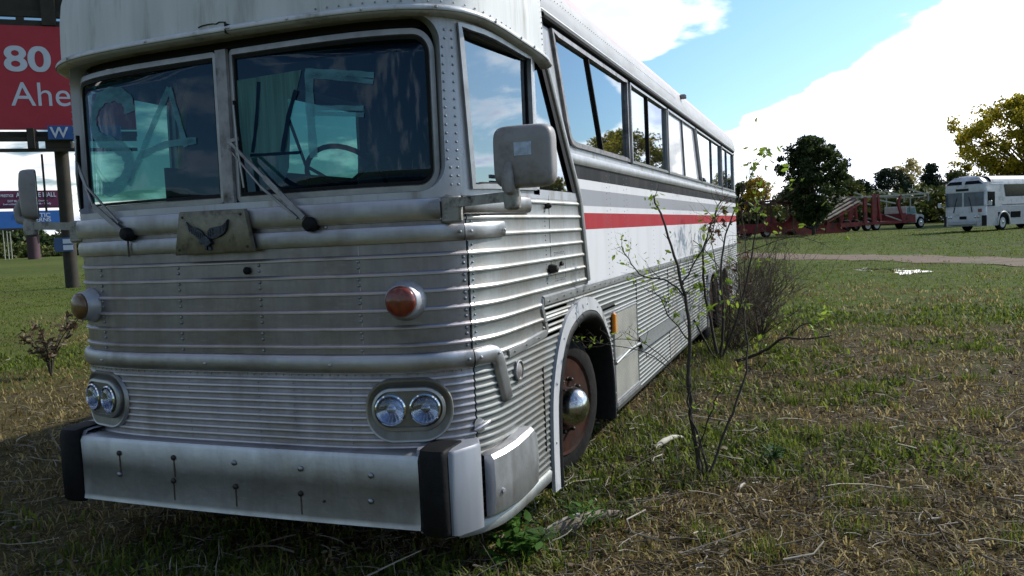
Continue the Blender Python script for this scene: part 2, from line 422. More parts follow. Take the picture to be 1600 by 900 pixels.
def _split(o,key):
    me=o.data; groups={}
    for f in me.polygons: groups.setdefault(key(f),[]).append(f.index)
    if len(groups)<2: return [o]
    res=[]; sm=[f.use_smooth for f in me.polygons]; sharp={tuple(sorted(e.vertices)) for e in me.edges if e.use_edge_sharp}
    for ids in groups.values():
        vm={};vs=[];fs=[]
        for i in ids:
            q=[]
            for v in me.polygons[i].vertices:
                if v not in vm: vm[v]=len(vs); vs.append(tuple(me.vertices[v].co))
                q.append(vm[v])
            fs.append(q)
        n=bpy.data.meshes.new(me.name); n.from_pydata(vs,[],fs)
        for m in me.materials: n.materials.append(m)
        n.polygons.foreach_set('material_index',[me.polygons[i].material_index for i in ids]); n.polygons.foreach_set('use_smooth',[sm[i] for i in ids]); n.update()
        if any(sm): n.set_sharp_from_angle(angle=R(38))
        c=bpy.data.objects.new(o.name.split('.')[0],n); col.objects.link(c); c.parent=o.parent; c.location=o.location; c.rotation_euler=o.rotation_euler; c.scale=o.scale; res.append(c)
    ch=list(o.children)
    for c in ch: c.parent=res[0]
    bpy.data.objects.remove(o); return res
def split_loose(o):
    me=o.data; par=list(range(len(me.vertices)))
    def find(a):
        while par[a]!=a: par[a]=par[par[a]]; a=par[a]
        return a
    for e in me.edges:
        a,b=find(e.vertices[0]),find(e.vertices[1])
        if a!=b: par[a]=b
    return _split(o,lambda f:find(f.vertices[0]))
def split_side(o): return _split(o,lambda f:f.center.x>0)
# ============================================================ THE COACH
bus=empty('coach_bus',(0,0,0))
tag(bus,'old ribbed aluminium motorcoach with painted windshield letters and a red stripe along its side','bus')
UE=UQ+11.22                                    # rear end
DIV=[(1.20,1.34),(1.28,1.31),(1.82,1.19),(2.10,.97),(2.60,.59),(2.75,.52),(2.86,.46)]   # z -> Y of the slanted divider
def divu(z): return UQ+lin(DIV,z)
ARCH=[(.40,.14),(.405,.42),(.44,.70),(.56,.93),(.74,1.09),(.98,1.165),(1.2,1.185),(1.42,1.15),(1.62,1.03),(1.78,.85),(1.86,.62),(1.885,.42),(1.89,.24)]
def smoothpath(P,n=4):
    out=[]
    for i in range(len(P)-1):
        p0=P[max(i-1,0)];p1=P[i];p2=P[i+1];p3=P[min(i+2,len(P)-1)]
        for j in range(n):
            t=j/n; out.append(tuple(.5*((2*b)+(-a+c)*t+(2*a-5*b+4*c-d)*t*t+(-a+3*b-3*c+d)*t**3) for a,b,c,d in zip(p0,p1,p2,p3)))
    out.append(P[-1]); return out
AR=smoothpath(ARCH)
ARc=(1.15,.5)
def inset_arch(d,dr=None):
    out=[]
    for i,(y,z) in enumerate(AR):
        a=AR[max(i-1,0)]; b=AR[min(i+1,len(AR)-1)]; ty,tz=b[0]-a[0],b[1]-a[1]; l=math.hypot(ty,tz)
        dd=d if dr is None else d+(dr-d)*max(0,min(1,(y-1.35)/.45))
        out.append((y+tz/l*dd,z-ty/l*dd))
    return out
ain=inset_arch(.05)
def in_arch(y,z,yc=0):
    y=y-yc
    if y<.43 or y>1.87: return False
    zt=-9
    for a,b in zip(ain,ain[1:]):
        if min(a[0],b[0])<=y<=max(a[0],b[0]) and abs(a[0]-b[0])>1e-6: zt=max(zt,a[1]+(b[1]-a[1])*(y-a[0])/(b[0]-a[0]))
    return z<zt
REARS=[6.95,8.25]
def skiparch(u,z):
    a=abs(u); 
    if a<UQ: return False
    y=a-UQ
    return in_arch(y,z) or any(abs(y-c-.72)<.62 and z<.93 for c in REARS)
RZ=[1.14+.0815*i for i in range(-1,9)]         # wide ribs
FZ=[.29+.0347*i for i in range(0,28)]           # fine ribs
rv=MB()                                         # small rivets go into the panel they hold
# --- upper front skin (z 1.10 .. 1.72)
mb=MB(); panel(mb,ribrows(1.06,1.83,RZ,.0105,.0105),-1.213,1.213,.045)
for uc in (-.84,-.30,.175,.70,1.195,-1.195):
    z=1.12
    while z<1.58:
        if min(abs(z-r) for r in RZ)>.016: rivet(mb,uc,z,.0085)
        z+=.0272
for us in (.705,): belt(mb,poly([(us,1.10),(us,1.60)]),.0018,.003,3)
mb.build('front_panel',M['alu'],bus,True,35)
mb=MB(); 
for s in (1,-1): panel(mb,ribrows(1.02,1.83,[r for r in RZ]),s*1.219,(lambda z:UQ+.83) if s>0 else -(UQ+.83),.045)
# right to divider
panel(mb,ribrows(1.24,1.83,RZ),UQ+.832,divu,.06)
panel(mb,ribrows(1.24,1.83,RZ),-(UQ+.832),lambda z:-divu(z),.06)
for uc in (1.245,2.145):
    z=1.12 if uc<1.4 else 1.25
    while z<1.80: rivet(mb,uc,z,.0055); z+=.0272
u=1.90
while u<2.75: rivet(mb,u,1.795,.006); u+=.022
z=1.27
while z<1.82: rivet(mb,divu(z)-.03,z,.005); z+=.022
# lock plate with little rivets
for zz in (1.335,1.50):
    for k in range(7): rivet(mb,2.30+.028*k,zz,.0045)
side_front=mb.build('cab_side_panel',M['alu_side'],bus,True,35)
mb=MB(); belt(mb,poly([(2.225,1.42),(2.225,1.83)]),.002,.004,3); belt(mb,poly([(2.30,1.345),(2.50,1.345),(2.50,1.49),(2.30,1.49),(2.30,1.345)]),.0015,.003,3)
mb.build('hatch_seam',M['dark'],bus)
mb=MB()
mb.lathe([(.026,0),(.028,.02),(.02,.05),(.006,.055),(0,.055)],SP(2.19,1.41),SN(2.19,1.41),14)
mb.lathe([(.014,0),(.014,.014),(.0,.018)],SP(2.41,1.43),SN(2.41,1.43),12,1,1.5)
mb.lathe([(.016,0),(.018,.02),(.008,.035),(0,.036)],SP(2.17,1.77),SN(2.17,1.77),10)
mb.build('door_lock',M['rivet_dark'],bus,True,50)
# --- lower front skin with fine ribs
mb=MB(); panel(mb,ribrows(.64,1.03,FZ,.0085,.0055),-1.219,1.219,.045)
for uc in (-.28,.13,.33,.63):
    for r in FZ[11:20]: rivet(mb,uc,r+.0173,.004)
u=-1.15
while u<1.2:
    rivet(mb,u,1.006,.0045); 
    if abs(u)<.65: rivet(mb,u,.652,.0045)
    u+=.042
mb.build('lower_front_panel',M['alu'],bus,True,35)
mb=MB()
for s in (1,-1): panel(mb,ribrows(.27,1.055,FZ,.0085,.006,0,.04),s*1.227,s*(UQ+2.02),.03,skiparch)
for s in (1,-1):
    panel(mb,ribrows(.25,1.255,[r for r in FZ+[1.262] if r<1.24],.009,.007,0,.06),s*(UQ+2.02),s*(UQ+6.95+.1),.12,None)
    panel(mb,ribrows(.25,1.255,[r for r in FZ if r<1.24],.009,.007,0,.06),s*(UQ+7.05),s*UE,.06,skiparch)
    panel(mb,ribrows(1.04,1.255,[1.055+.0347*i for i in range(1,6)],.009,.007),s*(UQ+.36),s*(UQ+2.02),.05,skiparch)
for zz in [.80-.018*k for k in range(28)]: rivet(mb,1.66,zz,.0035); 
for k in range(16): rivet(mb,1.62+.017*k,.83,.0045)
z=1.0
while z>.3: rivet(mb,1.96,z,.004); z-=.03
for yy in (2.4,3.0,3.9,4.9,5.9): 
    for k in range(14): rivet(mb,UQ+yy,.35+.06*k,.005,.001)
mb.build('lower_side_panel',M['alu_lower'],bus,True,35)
# corner seam line and small latch
mb=MB(); belt(mb,poly([(1.223,.30),(1.223,1.60)]),.0035,.004,3); belt(mb,poly([(-1.223,.30),(-1.223,1.60)]),.0035,.004,3)
for yy in (2.78,4.25,5.6): belt(mb,poly([(UQ+yy,.28),(UQ+yy,1.2)]),.004,.010,3)
belt(mb,poly([(1.62,.31),(1.66,.44),(1.68,.60)]),.003,.01,3)
belt(mb,poly([(1.99,.40),(1.99,.88)]),.005,.01,3)
mb.build('panel_seam',M['dark'],bus)
mb=MB(); c=SP(1.237,.735,.012); mb.lathe([(.03,0),(.032,.004),(0,.006)],SP(1.237,.735,.004),SN(1.237,.735),14,1.2,1)
mb.tube([SP(1.20,.722,.018),SP(1.237,.733,.022),SP(1.285,.745,.018)],[.006,.012,.008],8)
mb.build('hood_latch',M['trim'],bus,True,50)
mb=MB(); mb.lathe([(.017,0),(.019,.012),(.012,.022),(0,.024)],SP(.11,1.505,.0),SN(.11,1.5),16); mb.build('rubber_plug',M['rubber'],bus,True,50)
# --- rub mouldings
mb=MB()
belt(mb,poly([(-1.9,1.75),(-1.085,1.752),(1.085,1.752)]),.050,.030,8,flat=.42)
belt(mb,poly([(-1.5,1.642),(1.195,1.643)]),.040,.024,8,flat=.40)
belt(mb,poly([(1.199,1.643),(1.49,1.650)]),.040,.024,8,flat=.40)
belt(mb,poly([(1.20,1.765),(1.86,1.772)]),.044,.028,8,flat=.55)
for uu in (1.17,1.225,1.46): mb.lathe([(.008,0),(.006,.006),(0,.008)],SP(uu,1.645,.028),SN(uu,1.6),8)
for uu in (.55,.02,-.6): mb.lathe([(.009,0),(.006,.006),(0,.008)],SP(uu,1.693,.003),SN(uu,1.6),8)
mb.build('upper_rub_moulding',M['trim'],bus,True,50)
mb=MB()
belt(mb,poly([(-1.42,1.062),(1.21,1.058)]),.045,.032,8,flat=.5)
belt(mb,smoothpath([(1.216,1.058),(1.30,1.060),(1.345,1.055),(1.382,1.02),(1.405,.95),(1.45,.82)],5),.042,.032,8,flat=.5)
for uu in (-.84,-.15,.55,1.185,1.245,1.36): mb.lathe([(.008,0),(.006,.006),(0,.008)],SP(uu,1.058,.030),SN(uu,1.06),8)
mb.build('lower_rub_moulding',M['trim'],bus,True,50)
mb=MB()
for s in (1,-1):
    belt(mb,[(s*a,b) for a,b in poly([(1.49,1.028),(2.06,1.055),(2.085,1.075),(2.02,1.20),(2.04,1.235),(2.08,1.238)],.06)],.026,.014,4,flat=.3)
    belt(mb,[(s*a,b) for a,b in poly([(2.04,1.237),(UE-.05,1.237)],.4)],.032,.018,4,flat=.3)
y=.45
while y<10.5: mb.lathe([(.007,0),(.005,.004),(0,.005)],SP(UQ+y,1.237+.006*math.sin(y*9),.018),(1,0,0),6); y+=.14
for uu,zz in ((1.55,1.032),(1.72,1.04),(1.92,1.048),(2.05,1.12)): mb.lathe([(.006,0),(.004,.004),(0,.005)],SP(uu,zz,.014),SN(uu,zz),6)
mb.build('side_moulding',M['frame_light'],bus,True,50)
# --- white side panel with stripes
mb=MB()
for s in (1,-1):
    panel(mb,[(1.245,.002),(1.5,.004),(1.8,.004),(2.06,.002)],lambda z:s*(divu(z)),s*UE,.3)
    # thin white strips outside the divider that reach the belt
for yb in (1.9,2.45,3.6,4.7,5.9,7.1,8.4,9.6):
    z=1.29
    while z<2.03: rivet(mb,UQ+yb,z,.0042,.004); rivet(mb,UQ+yb+.10,z+.01,.0035,.004) if yb in(1.9,2.45) else None; z+=.042
side_panel=mb.build('side_panel',M['side_paint'],bus,True,40)
mb=MB()
for s in (1,-1): belt(mb,[(s*a,b) for a,b in poly([(divu(2.075)+.01,2.075),(UE,2.075)],.5)],.036,.022,6,flat=.5)
mb.build('window_belt',M['frame_light'],bus,True,50)
# divider trim: slanted moulding from roof to side moulding
mb=MB()
for s in (1,-1):
    P=[(s*(UQ+lin(DIV,z)+.0),z) for z in [2.64-.05*i for i in range(28)]]
    belt(mb,P if s>0 else P[::-1],.028,.024,6,flat=.5)
mb.build('slanted_divider_trim',M['frame_light'],bus,True,50)
# --- wheel arch
for s in (1,):
    mb=MB(); ao=AR; ai=inset_arch(.085,.035)
    vs=[];k=len(ao)
    for (a,b) in zip(ao,ai):
        vs+= [SP(UQ+a[0],a[1],.001),SP(UQ+a[0],a[1],.022),SP(UQ+b[0],b[1],.026),SP(UQ+b[0],b[1],-.01)]
    mb.add(vs,[(i*4+j,(i+1)*4+j,(i+1)*4+j+1,i*4+j+1) for i in range(k-1) for j in range(3)])
    for i in range(4,k,5):
        a=ao[i];b=ai[i]; mb.lathe([(.008,0),(.006,.004),(0,.005)],SP(UQ+(a[0]+b[0])/2,(a[1]+b[1])/2,.025),(1,0,0),8)
    mb.build('wheel_arch_trim',M['arch_paint'],bus,True,40)
    mb=MB(); a2=inset_arch(.084,.034); a3=inset_arch(.17,.10); vs=[]
    for a,b in zip(a2,a3):
        for t in range(7):
            q=t/6; vs.append(SP(UQ+a[0]+(b[0]-a[0])*q,a[1]+(b[1]-a[1])*q,.012+.035*math.sin(math.pi*(q*.8+.05))-.05*q*q))
        vs.append(SP(UQ+b[0],b[1],-.16))
    mb.add(vs,[(i*8+j,(i+1)*8+j,(i+1)*8+j+1,i*8+j+1) for i in range(k-1) for j in range(7)])
    mb.build('rubber_fender',M['rubber'],bus,True,60)
mb=MB(); a2=inset_arch(.06,.02); vs=[]
for a in a2: vs+= [(A_-.005,a[0],a[1]+.0),(A_-.75,a[0],a[1]+.0)]
k=len(a2); mb.add(vs,[(i*2,i*2+1,(i+1)*2+1,(i+1)*2) for i in range(k-1)])
mb.add([(A_-.75,.3,.1),(A_-.75,2.0,.1),(A_-.75,2.0,1.3),(A_-.75,.3,1.3)],[(0,1,2,3)])
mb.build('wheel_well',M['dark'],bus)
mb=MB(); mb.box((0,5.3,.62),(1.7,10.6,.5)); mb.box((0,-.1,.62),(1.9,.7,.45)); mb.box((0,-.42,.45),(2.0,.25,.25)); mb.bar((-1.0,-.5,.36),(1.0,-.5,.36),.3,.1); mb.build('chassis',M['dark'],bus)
# rear wheel arches
mb=MB()
for c in REARS:
    P=[(UQ+c+.10+ .62-.62*math.cos(math.pi*i/16), .25+.70*math.sin(math.pi*i/16)**.6) for i in range(17)]
    belt(mb,P,.03,.03,5)
mb.build('rear_arch_trim',M['frame_light'],bus,True,50)
# --- wheel
def wheel(loc,steer,front=True,scale=1.0,par=bus,n=40):
    w=empty('wheel',loc,steer); w.parent=par      # axis along +X
    t=MB(); prof=[(.27,-.13),(.30,-.145),(.38,-.15),(.445,-.135),(.485,-.10),(.49,0),(.485,.09),(.455,.12),(.40,.135),(.35,.135),(.325,.13),(.29,.12)]
    t.lathe(prof,(0,0,0),(1,0,0),n); 
    to=t.build('tyre',M['tyre'],w,True,35)
    r=MB()
    if front:
        r.lathe([(.325,.132),(.332,.142),(.318,.135),(.285,.115),(.275,.06),(.262,.055),(.25,.085),(.20,.115),(.165,.12),(.16,.15),(.10,.155),(.0,.155)],(0,0,0),(1,0,0),n)
        r.build('rim',M['rust'],w,True,30)
        h=MB()
        for k in range(10):
            a=2*math.pi*k/10+.2; h.lathe([(.021,0),(.021,.004),(0,.005)],(.108,.225*math.cos(a),.225*math.sin(a)),(1,-.35*math.cos(a),-.35*math.sin(a)),12)
        h.build('hand_hole',M['dark'],w)
        h=MB()
        for k in range(10):
            a=2*math.pi*k/10; c=(.115,.175*math.cos(a),.175*math.sin(a))
            h.lathe([(.019,0),(.019,.022),(.014,.026),(.013,.055),(.006,.06),(0,.06)],c,(1,0,0),6 if k%3 else 10)
        h.build('lug_nut',M['rivet_dark'],w,True,35)
        h=MB(); h.lathe([(.130,.12),(.136,.15),(.132,.19),(.120,.235),(.098,.268),(.060,.292),(.023,.301),(0,.302)],(0,0,0),(1,0,0),32)
        h.build('hub_cap',M['dull_chrome'],w,True,60)
    else:
        r.lathe([(.31,.138),(.30,.12),(.275,.02),(.15,-.01),(0,-.01)],(0,0,0),(1,0,0),n); r.build('rim',M['rust'],w,True,35)
        h=MB(); h.lathe([(.13,-.01),(.13,.10),(.10,.15),(.0,.16)],(0,0,0),(1,0,0),24); h.build('hub_cap',M['chrome'],w,True,50)
    return w
wheel((.93,1.235,.465),R(-15))
wheel((-1.03,1.28,.475),R(180-7))
for c in REARS: wheel((1.04,c+.72,.475),0,False); wheel((-1.04,c+.72,.475),R(180),False)
# --- vent panel, flap, markers
mb=MB(); panel(mb,[(.345,.012),(.62,.012)],UQ+1.95,UQ+2.72,.4); panel(mb,[(.655,.012),(.995,.012)],UQ+1.95,UQ+2.72,.4)
mb.build('vent_grille',M['vent'],bus)
mb=MB()
for z0,z1 in ((.345,.62),(.655,.995)): belt(mb,rrect(UQ+1.94,UQ+2.73,z0-.005,z1+.005,.01,2),.010,.02,4,True)
mb.box((A_+.012,2.33,.315),(.03,.80,.03))
mb.build('vent_frame',M['frame_light'],bus,True,40)
mb=MB(); belt(mb,poly([(UQ+1.93,.625),(UQ+2.4,.66),(UQ+2.76,.655)]),.014,.035,5); panel(mb,[(.60,.045),(.64,.03),(.70,.012)],UQ+2.8,UQ+5.55,.4); mb.build('bay_door_edge',M['alu_lower'],bus,True,50)
mb=MB(); mb.box((A_+.02,1.915,.925),(.03,.05,.15),bev=.008); mb.build('side_marker_lamp',M['orange'],bus)
mb=MB(); mb.lathe([(.052,0),(.054,.018),(.047,.02),(.046,.014)],SP(1.597,.928),SN(1.597,.928),24); mk=mb.build('cornering_lamp',M['trim'],bus,True,50)
mb=MB(); mb.lathe([(.046,.008),(.03,.018),(0,.022)],SP(1.597,.928),SN(1.597,.928),24); mb.build('lens',M['mirror_paint'],mk,True,50)
# --- bumper
def bump_poly(u,off): return SP(u,.5,off)
bp=empty('bumper'); bp.parent=bus
def BF(x,z,off=0): return Vector((x,-.800+.022*x*x-off,z))
mb=MB()
prof=[(.322,.09),(.318,.012),(.328,-.006),(.355,0),(.50,.002),(.640,0),(.660,.010),(.668,.035),(.668,.20)]
us=[-1.0+2.0*i/30 for i in range(31)]; m=len(prof)
vs=[BF(u,z,-o) for u in us for z,o in prof]
mb.add(vs,[(i*m+j,(i+1)*m+j,(i+1)*m+j+1,i*m+j+1) for i in range(30) for j in range(m-1)])
mb.build('bumper_bar',M['bumper'],bp,True,40)
mb=MB(); dk=MB(); st=MB()
for px,py,dark_ in ((186,708,1),(187,741,0),(271,715,1),(271,751,1),(366,723,0),(368,760,1),(470,732,0),(470,771,1),(580,743,0),(580,783,0),(507,783,2)):
    a_=atY(px,py,-.84); a_=atY(px,py,BF(a_.x,a_.z).y)
    tgt=dk if dark_ else mb; r_=.006 if dark_==2 else .014
    tgt.lathe([(r_,0),(r_*.95,.006),(r_*.55,.010),(0,.011)],BF(a_.x,a_.z),(0,-1,0),12)
    if dark_==1: st.box(BF(a_.x,a_.z-.055,.0012),(.006,.001,.09))
mb.build('bumper_bolt',M['rivet'],bp,True); dk.build('bumper_bolt',M['rivet_dark'],bp,True); st.build('rust_streak',M['stain'],bp)
for s in (1,-1):
    mb=MB(); sec=[(1.012,.14),(1.010,0),(1.014,-.025),(1.028,-.038),(1.075,-.042),(1.120,-.038),(1.134,-.025),(1.138,0),(1.138,.16)]
    rws=[(.302,.07),(.306,.02),(.325,0),(.5,-.002),(.665,0),(.692,.014),(.698,.06)]
    vs=[Vector((s*x,-.765+d+dz*(1 if d<.1 else 0),z)) for z,dz in rws for x,d in sec]; m=len(sec)
    fs=[(i*m+j,i*m+j+1,(i+1)*m+j+1,(i+1)*m+j)[::s] for i in range(len(rws)-1) for j in range(m-1)]+[tuple(range(m))[::-s],tuple((len(rws)-1)*m+j for j in range(m))[::s]]
    mb.add(vs,fs); mb.build('bumper_guard',M['rubber'],bp,True,50)
    mb=MB(); base=[(.985,-.755),(1.148,-.752),(1.165,-.735),(1.212,-.62),(1.218,-.575),(1.17,-.48)]
    vs=[]
    for k_,(x,y) in enumerate(base):
        zb=.300-.02*max(0,k_-1)/4; cxy=Vector((s*.9,-.45)); d2=(cxy-Vector((s*x,y))).normalized()
        vs+= [(s*x+d2.x*.03,y+d2.y*.03,zb),(s*x,y,zb+.006),(s*x,y,.668),(s*x+d2.x*.010,y+d2.y*.010,.682),(s*x+d2.x*.04,y+d2.y*.04,.688),(s*.9,-.45,.690)]
    m=6; mb.add(vs,[(i*m+j,(i+1)*m+j,(i+1)*m+j+1,i*m+j+1)[::s] for i in range(len(base)-1) for j in range(m-1)])
    mb.build('bumper_end',M['bumper_end'],bp,True,40)
    # corner cover
    mb=MB(); us=[1.236,1.25,1.32,1.42,1.52,1.60,1.645,1.66]; zt=[.598,.604,.612,.622,.634,.642,.61,.50]; n=7
    vs=[]
    for i,(u_,t_) in enumerate(zip(us,zt)):
        zb=.305+.02*(i/7)
        for z,o in ((t_,.004),(t_-.004,.060),(t_-.022,.078),(t_*.5+zb*.5,.084),(zb+.02,.076),(zb,.06),(zb-.01,.01)): vs.append(SP(s*u_,z,o if i not in(0,7) else min(o,.03)))
    mb.add(vs,[(i*n+j,i*n+j+1,(i+1)*n+j+1,(i+1)*n+j) if s>0 else (i*n+j,(i+1)*n+j,(i+1)*n+j+1,i*n+j+1) for i in range(7) for j in range(n-1)])
    mb.lathe([(.012,0),(.012,.005),(0,.006)],SP(s*1.29,.42,.082),SN(s*1.29,.42),6)
    mb.build('corner_cover',M['bumper'],bus,True,40)
    mb=MB(); panel(mb,[(.235,.03),(.29,.035),(.30,.02)],s*1.10,s*1.98,.05,lambda u,z:in_arch(abs(u)-UQ,z)); mb.build('lower_valance',M['alu_lower'],bus,True)
# --- headlights
for s in (1,-1):
    c=s*(.905 if s>0 else .885); hb=MB()
    L0=rrect(c-.205,c+.205,.690,.992,.145,10); L1=scaleloop(L0,.016); L2=scaleloop(L0,.036); L3=rrect(c-.163,c+.163,.752,.948,.095,10)
    # same vertex counts needed
    def rr(u0,u1,z0,z1,r): return rrect(u0,u1,z0,z1,r,10,None,10)
    L0=rr(c-.205,c+.205,.690,.992,.14); L1=rr(c-.196,c+.196,.699,.983,.131); L2=rr(c-.186,c+.186,.709,.973,.12)
    L3=rr(c-.170,c+.170,.745,.955,.10); L4=rr(c-.163,c+.163,.752,.948,.096); L5=rr(c-.150,c+.150,.768,.936,.082); L6=rr(c-.145,c+.145,.772,.932,.079)
    if s<0: pass
    strip(hb,L0,.002,L1,.020); strip(hb,L1,.020,L2,.016); strip(hb,L2,.016,L3,.0085); strip(hb,L3,.0085,L4,.030); strip(hb,L4,.030,L5,.034); strip(hb,L5,.034,L6,.020)
    fillpatch(hb,L6,.020,.03)
    bz_o=hb.build('headlight_bezel',M['alu_side'],bus,True,40)
    for d in (-.077,.077):
        uc=c+d; zc=.850; n_=SN(c,zc); p=SP(uc,zc,.022)
        h=MB(); h.lathe([(.070,0),(.072,.012),(.066,.016),(.064,.008)],p,n_,28); hr=h.build('headlight',M['chrome'],bz_o,True,40)
        h=MB(); h.lathe([(0,-.03),(.02,-.026),(.04,-.012),(.062,.010)][::-1],p,n_,28); h.build('reflector',M['reflector'] if 'reflector' in M else M['chrome'],hr,True)
        h=MB(); h.lathe([(.064,.010),(.05,.017),(.03,.021),(0,.023)],p,n_,28); h.build('lens',M['lamp_glass'],hr,True)
# --- turn signals
for s in (1,-1):
    uc=s*(.915 if s>0 else .95); zc=1.345; p=SP(uc,zc); n_=(SN(uc,zc)*.7+Vector((0,-1,0))*.5).normalized()
    h=MB(); h.lathe([(.095,-.02),(.092,.012),(.080,.035),(.076,.066),(.071,.070)],p,n_,28,1,1); t_=h.build('turn_signal',M['silver_paint'],bus,True,45)
    h=MB(); h.lathe([(.071,.068),(.069,.082),(.055,.094),(.03,.100),(0,.101)],p,n_,28); h.build('lens',M['red_lens'] if s>0 else M['amber'],t_,True)
# --- emblem plate with eagle
def onfront(x,z,off): # local front frame around x=-.04
    return SP(x,z,off)
pl=MB(); T=[(-.262,1.592),(.19,1.597),(.152,1.80),(-.222,1.803)]
def lerp2(a,b,t): return (a[0]+(b[0]-a[0])*t,a[1]+(b[1]-a[1])*t)
n=12; vs=[]
for i in range(n+1):
    b=lerp2(T[0],T[1],i/n); t=lerp2(T[3],T[2],i/n)
    for f,o in ((0,.03),(0,.05),(.04,.056),(.96,.056),(1,.05),(1,.03)):
        q=lerp2(b,t,f); vs.append(SP(q[0],q[1],o))
pl.add(vs,[(i*6+j,(i+1)*6+j,(i+1)*6+j+1,i*6+j+1) for i in range(n) for j in range(5)]+[tuple(range(6)),tuple(n*6+j for j in range(6))[::-1]])
po=pl.build('emblem_plate',M['plate'],bus,True,40)
pl=MB()
for q in ((-.205,1.775),(.13,1.775),(-.235,1.618),(.16,1.622)): pl.lathe([(.007,0),(.006,.004),(0,.005)],SP(*q,.056),(0,-1,0),8)
pl.build('screw',M['rivet_dark'],po)
eg=MB(); ex,ez=-.055,1.675
def eagle(poly_,o,th):
    k=len(poly_); vs=[SP(ex+x,ez+z,o) for x,z in poly_]+[SP(ex+x*.96,ez+z*.97,o+th) for x,z in poly_]
    eg.add(vs,[tuple(range(k,2*k))]+[(i,(i+1)%k,k+(i+1)%k,k+i) for i in range(k)])
lw=[(-.125,.078),(-.110,.062),(-.090,.050),(-.060,.045),(-.035,.030),(-.018,.005),(-.012,-.020),(-.030,-.024),(-.050,-.012),(-.072,.004),(-.094,.024),(-.112,.046)]
rw=[(.118,.080),(.112,.055),(.098,.030),(.078,.012),(.058,-.002),(.038,-.012),(.010,-.018),(.004,.005),(.010,.028),(.035,.044),(.070,.052),(.100,.068)]
body=[(-.020,.0),(-.038,-.012),(-.046,-.026),(-.040,-.034),(-.026,-.030),(-.010,-.040),(.012,-.046),(.030,-.040),(.044,-.030),(.034,-.012),(.012,.002),(-.006,.006)]
tail=[(.004,-.034),(.020,-.036),(.034,-.062),(.020,-.066),(.008,-.060)]
leg1=[(-.014,-.036),(-.004,-.036),(-.006,-.064),(-.020,-.062)]
for p_,o,t in ((lw,.057,.012),(rw,.057,.012),(tail,.057,.010),(leg1,.057,.012),(body,.058,.022)): eagle(p_,o,t)
for k in range(7):   # feather ridges
    t=k/6; eg.tube([SP(ex-.025-.085*t,ez+.012+.05*t,.070),SP(ex-.030-.07*t,ez-.014+.04*t,.070)],.0022,5); eg.tube([SP(ex+.02+.082*t,ez+.024+.045*t,.070),SP(ex+.018+.085*t,ez-.006+.045*t,.070)],.0022,5)
eg.build('eagle_emblem',M['bronze'],po)
# ------------------------------------------------ windshield zone
WZ0,WZ1=1.832,2.572
def ring(u0,u1,z0,z1,r,rr=None): return rrect(u0,u1,z0,z1,r,8,rr,10)
# front surround between moulding and brow with two openings (one big opening -1.125..1.125)
def densify(loop,step=.05):
    out=[]
    for i,p in enumerate(loop):
        q=loop[(i+1)%len(loop)]; d=math.hypot(q[0]-p[0],q[1]-p[1]); k=max(1,int(round(d/step)))
        out+= [lerp2(p,q,j/k) for j in range(k)]
    return out
def matched(loopA,u0,u1,z0,z1):
    # project points of A to an outer rectangle (clamped outward)
    uc=(u0+u1)/2; zc=(z0+z1)/2; out=[]
    for u,z in loopA:
        du,dz=u-uc,z-zc; k=min((u1-uc)/abs(du) if abs(du)>1e-9 else 9e9,(z1-zc)/abs(dz) if abs(dz)>1e-9 else 9e9); out.append((uc+du*k,zc+dz*k))
    return out
op=densify(ring(-1.125,1.125,WZ0,2.620,.13,(.13,.13,.12,.12)))
mb=MB()
out=[(max(-1.197,min(1.197,u*1.065)), (1.80 if z<2.2 else 2.63)+0) for u,z in op]
out=[]
for u,z in op:
    # nearest point on outer rectangle
    d=[(u+1.197,(-1.197,z)),(1.197-u,(1.197,z)),(z-1.79,(u,1.79)),(2.650-z,(u,2.650))]
    d.sort(key=lambda t:t[0]); out.append(d[0][1])
# corners of outer rect: blend by moving closest samples
for cu,cz in ((-1.197,1.79),(1.197,1.79),(1.197,2.650),(-1.197,2.650)):
    j=min(range(len(out)),key=lambda i:(op[i][0]-cu)**2+(op[i][1]-cz)**2); out[j]=(cu,cz)
strip(mb,out,.002,op,.002,2); strip(mb,op,.002,scaleloop(op,.004),-.075,2)
z=1.86
while z<2.58:
    for s in (1,-1):
        rivet(mb,s*(1.137 if 1.95<z<2.5 else 1.150),z,.0065,.002); rivet(mb,s*1.186,z,.0065,.002)
    z+=.0385
mb.build('windshield_surround',M['silver_paint'],bus,True,35)
for s in (1,-1):
    a,b=(.020,1.112) if s>0 else (-1.112,-.020)
    lo=ring(a,b,WZ0+.004,WZ1-.004,.11,(.03,.11,.11,.03) if s>0 else (.11,.03,.03,.11))
    lo=densify(lo,.06)
    mb=MB(); l1=scaleloop(lo,.026); l2=scaleloop(lo,.032)
    strip(mb,lo,-.072,lo,-.045); strip(mb,lo,-.045,l1,-.043); strip(mb,l1,-.043,l2,-.058)
    mb.build('windshield_frame',M['frame_light'],bus,True,40)
    mb=MB(); belt(mb,scaleloop(lo,.040),.008,.012,4,True,.5)
    # push gasket back
    for i,v in enumerate(mb.v):
        pass
    mbv=MB(); l3=scaleloop(lo,.047); strip(mbv,l2,-.050,l3,-.052); strip(mbv,l3,-.052,l3,-.062); mbv.build('windshield_gasket',M['rubber'],bus,True,40)
    mb=MB(); fillpatch(mb,scaleloop(lo,.040),-.060,.05); mb.build('windshield_glass',M['ws_glass'],bus,True)
mb=MB(); vs=[]
for z in (WZ0+.002,WZ1-.002): vs+=[SP(-.018,z,-.045),SP(-.014,z,-.03),SP(.014,z,-.03),SP(.018,z,-.045)]
mb.add(vs,[(0,1,5,4),(1,2,6,5),(2,3,7,6)]); mb.build('center_post',M['frame'],bus)
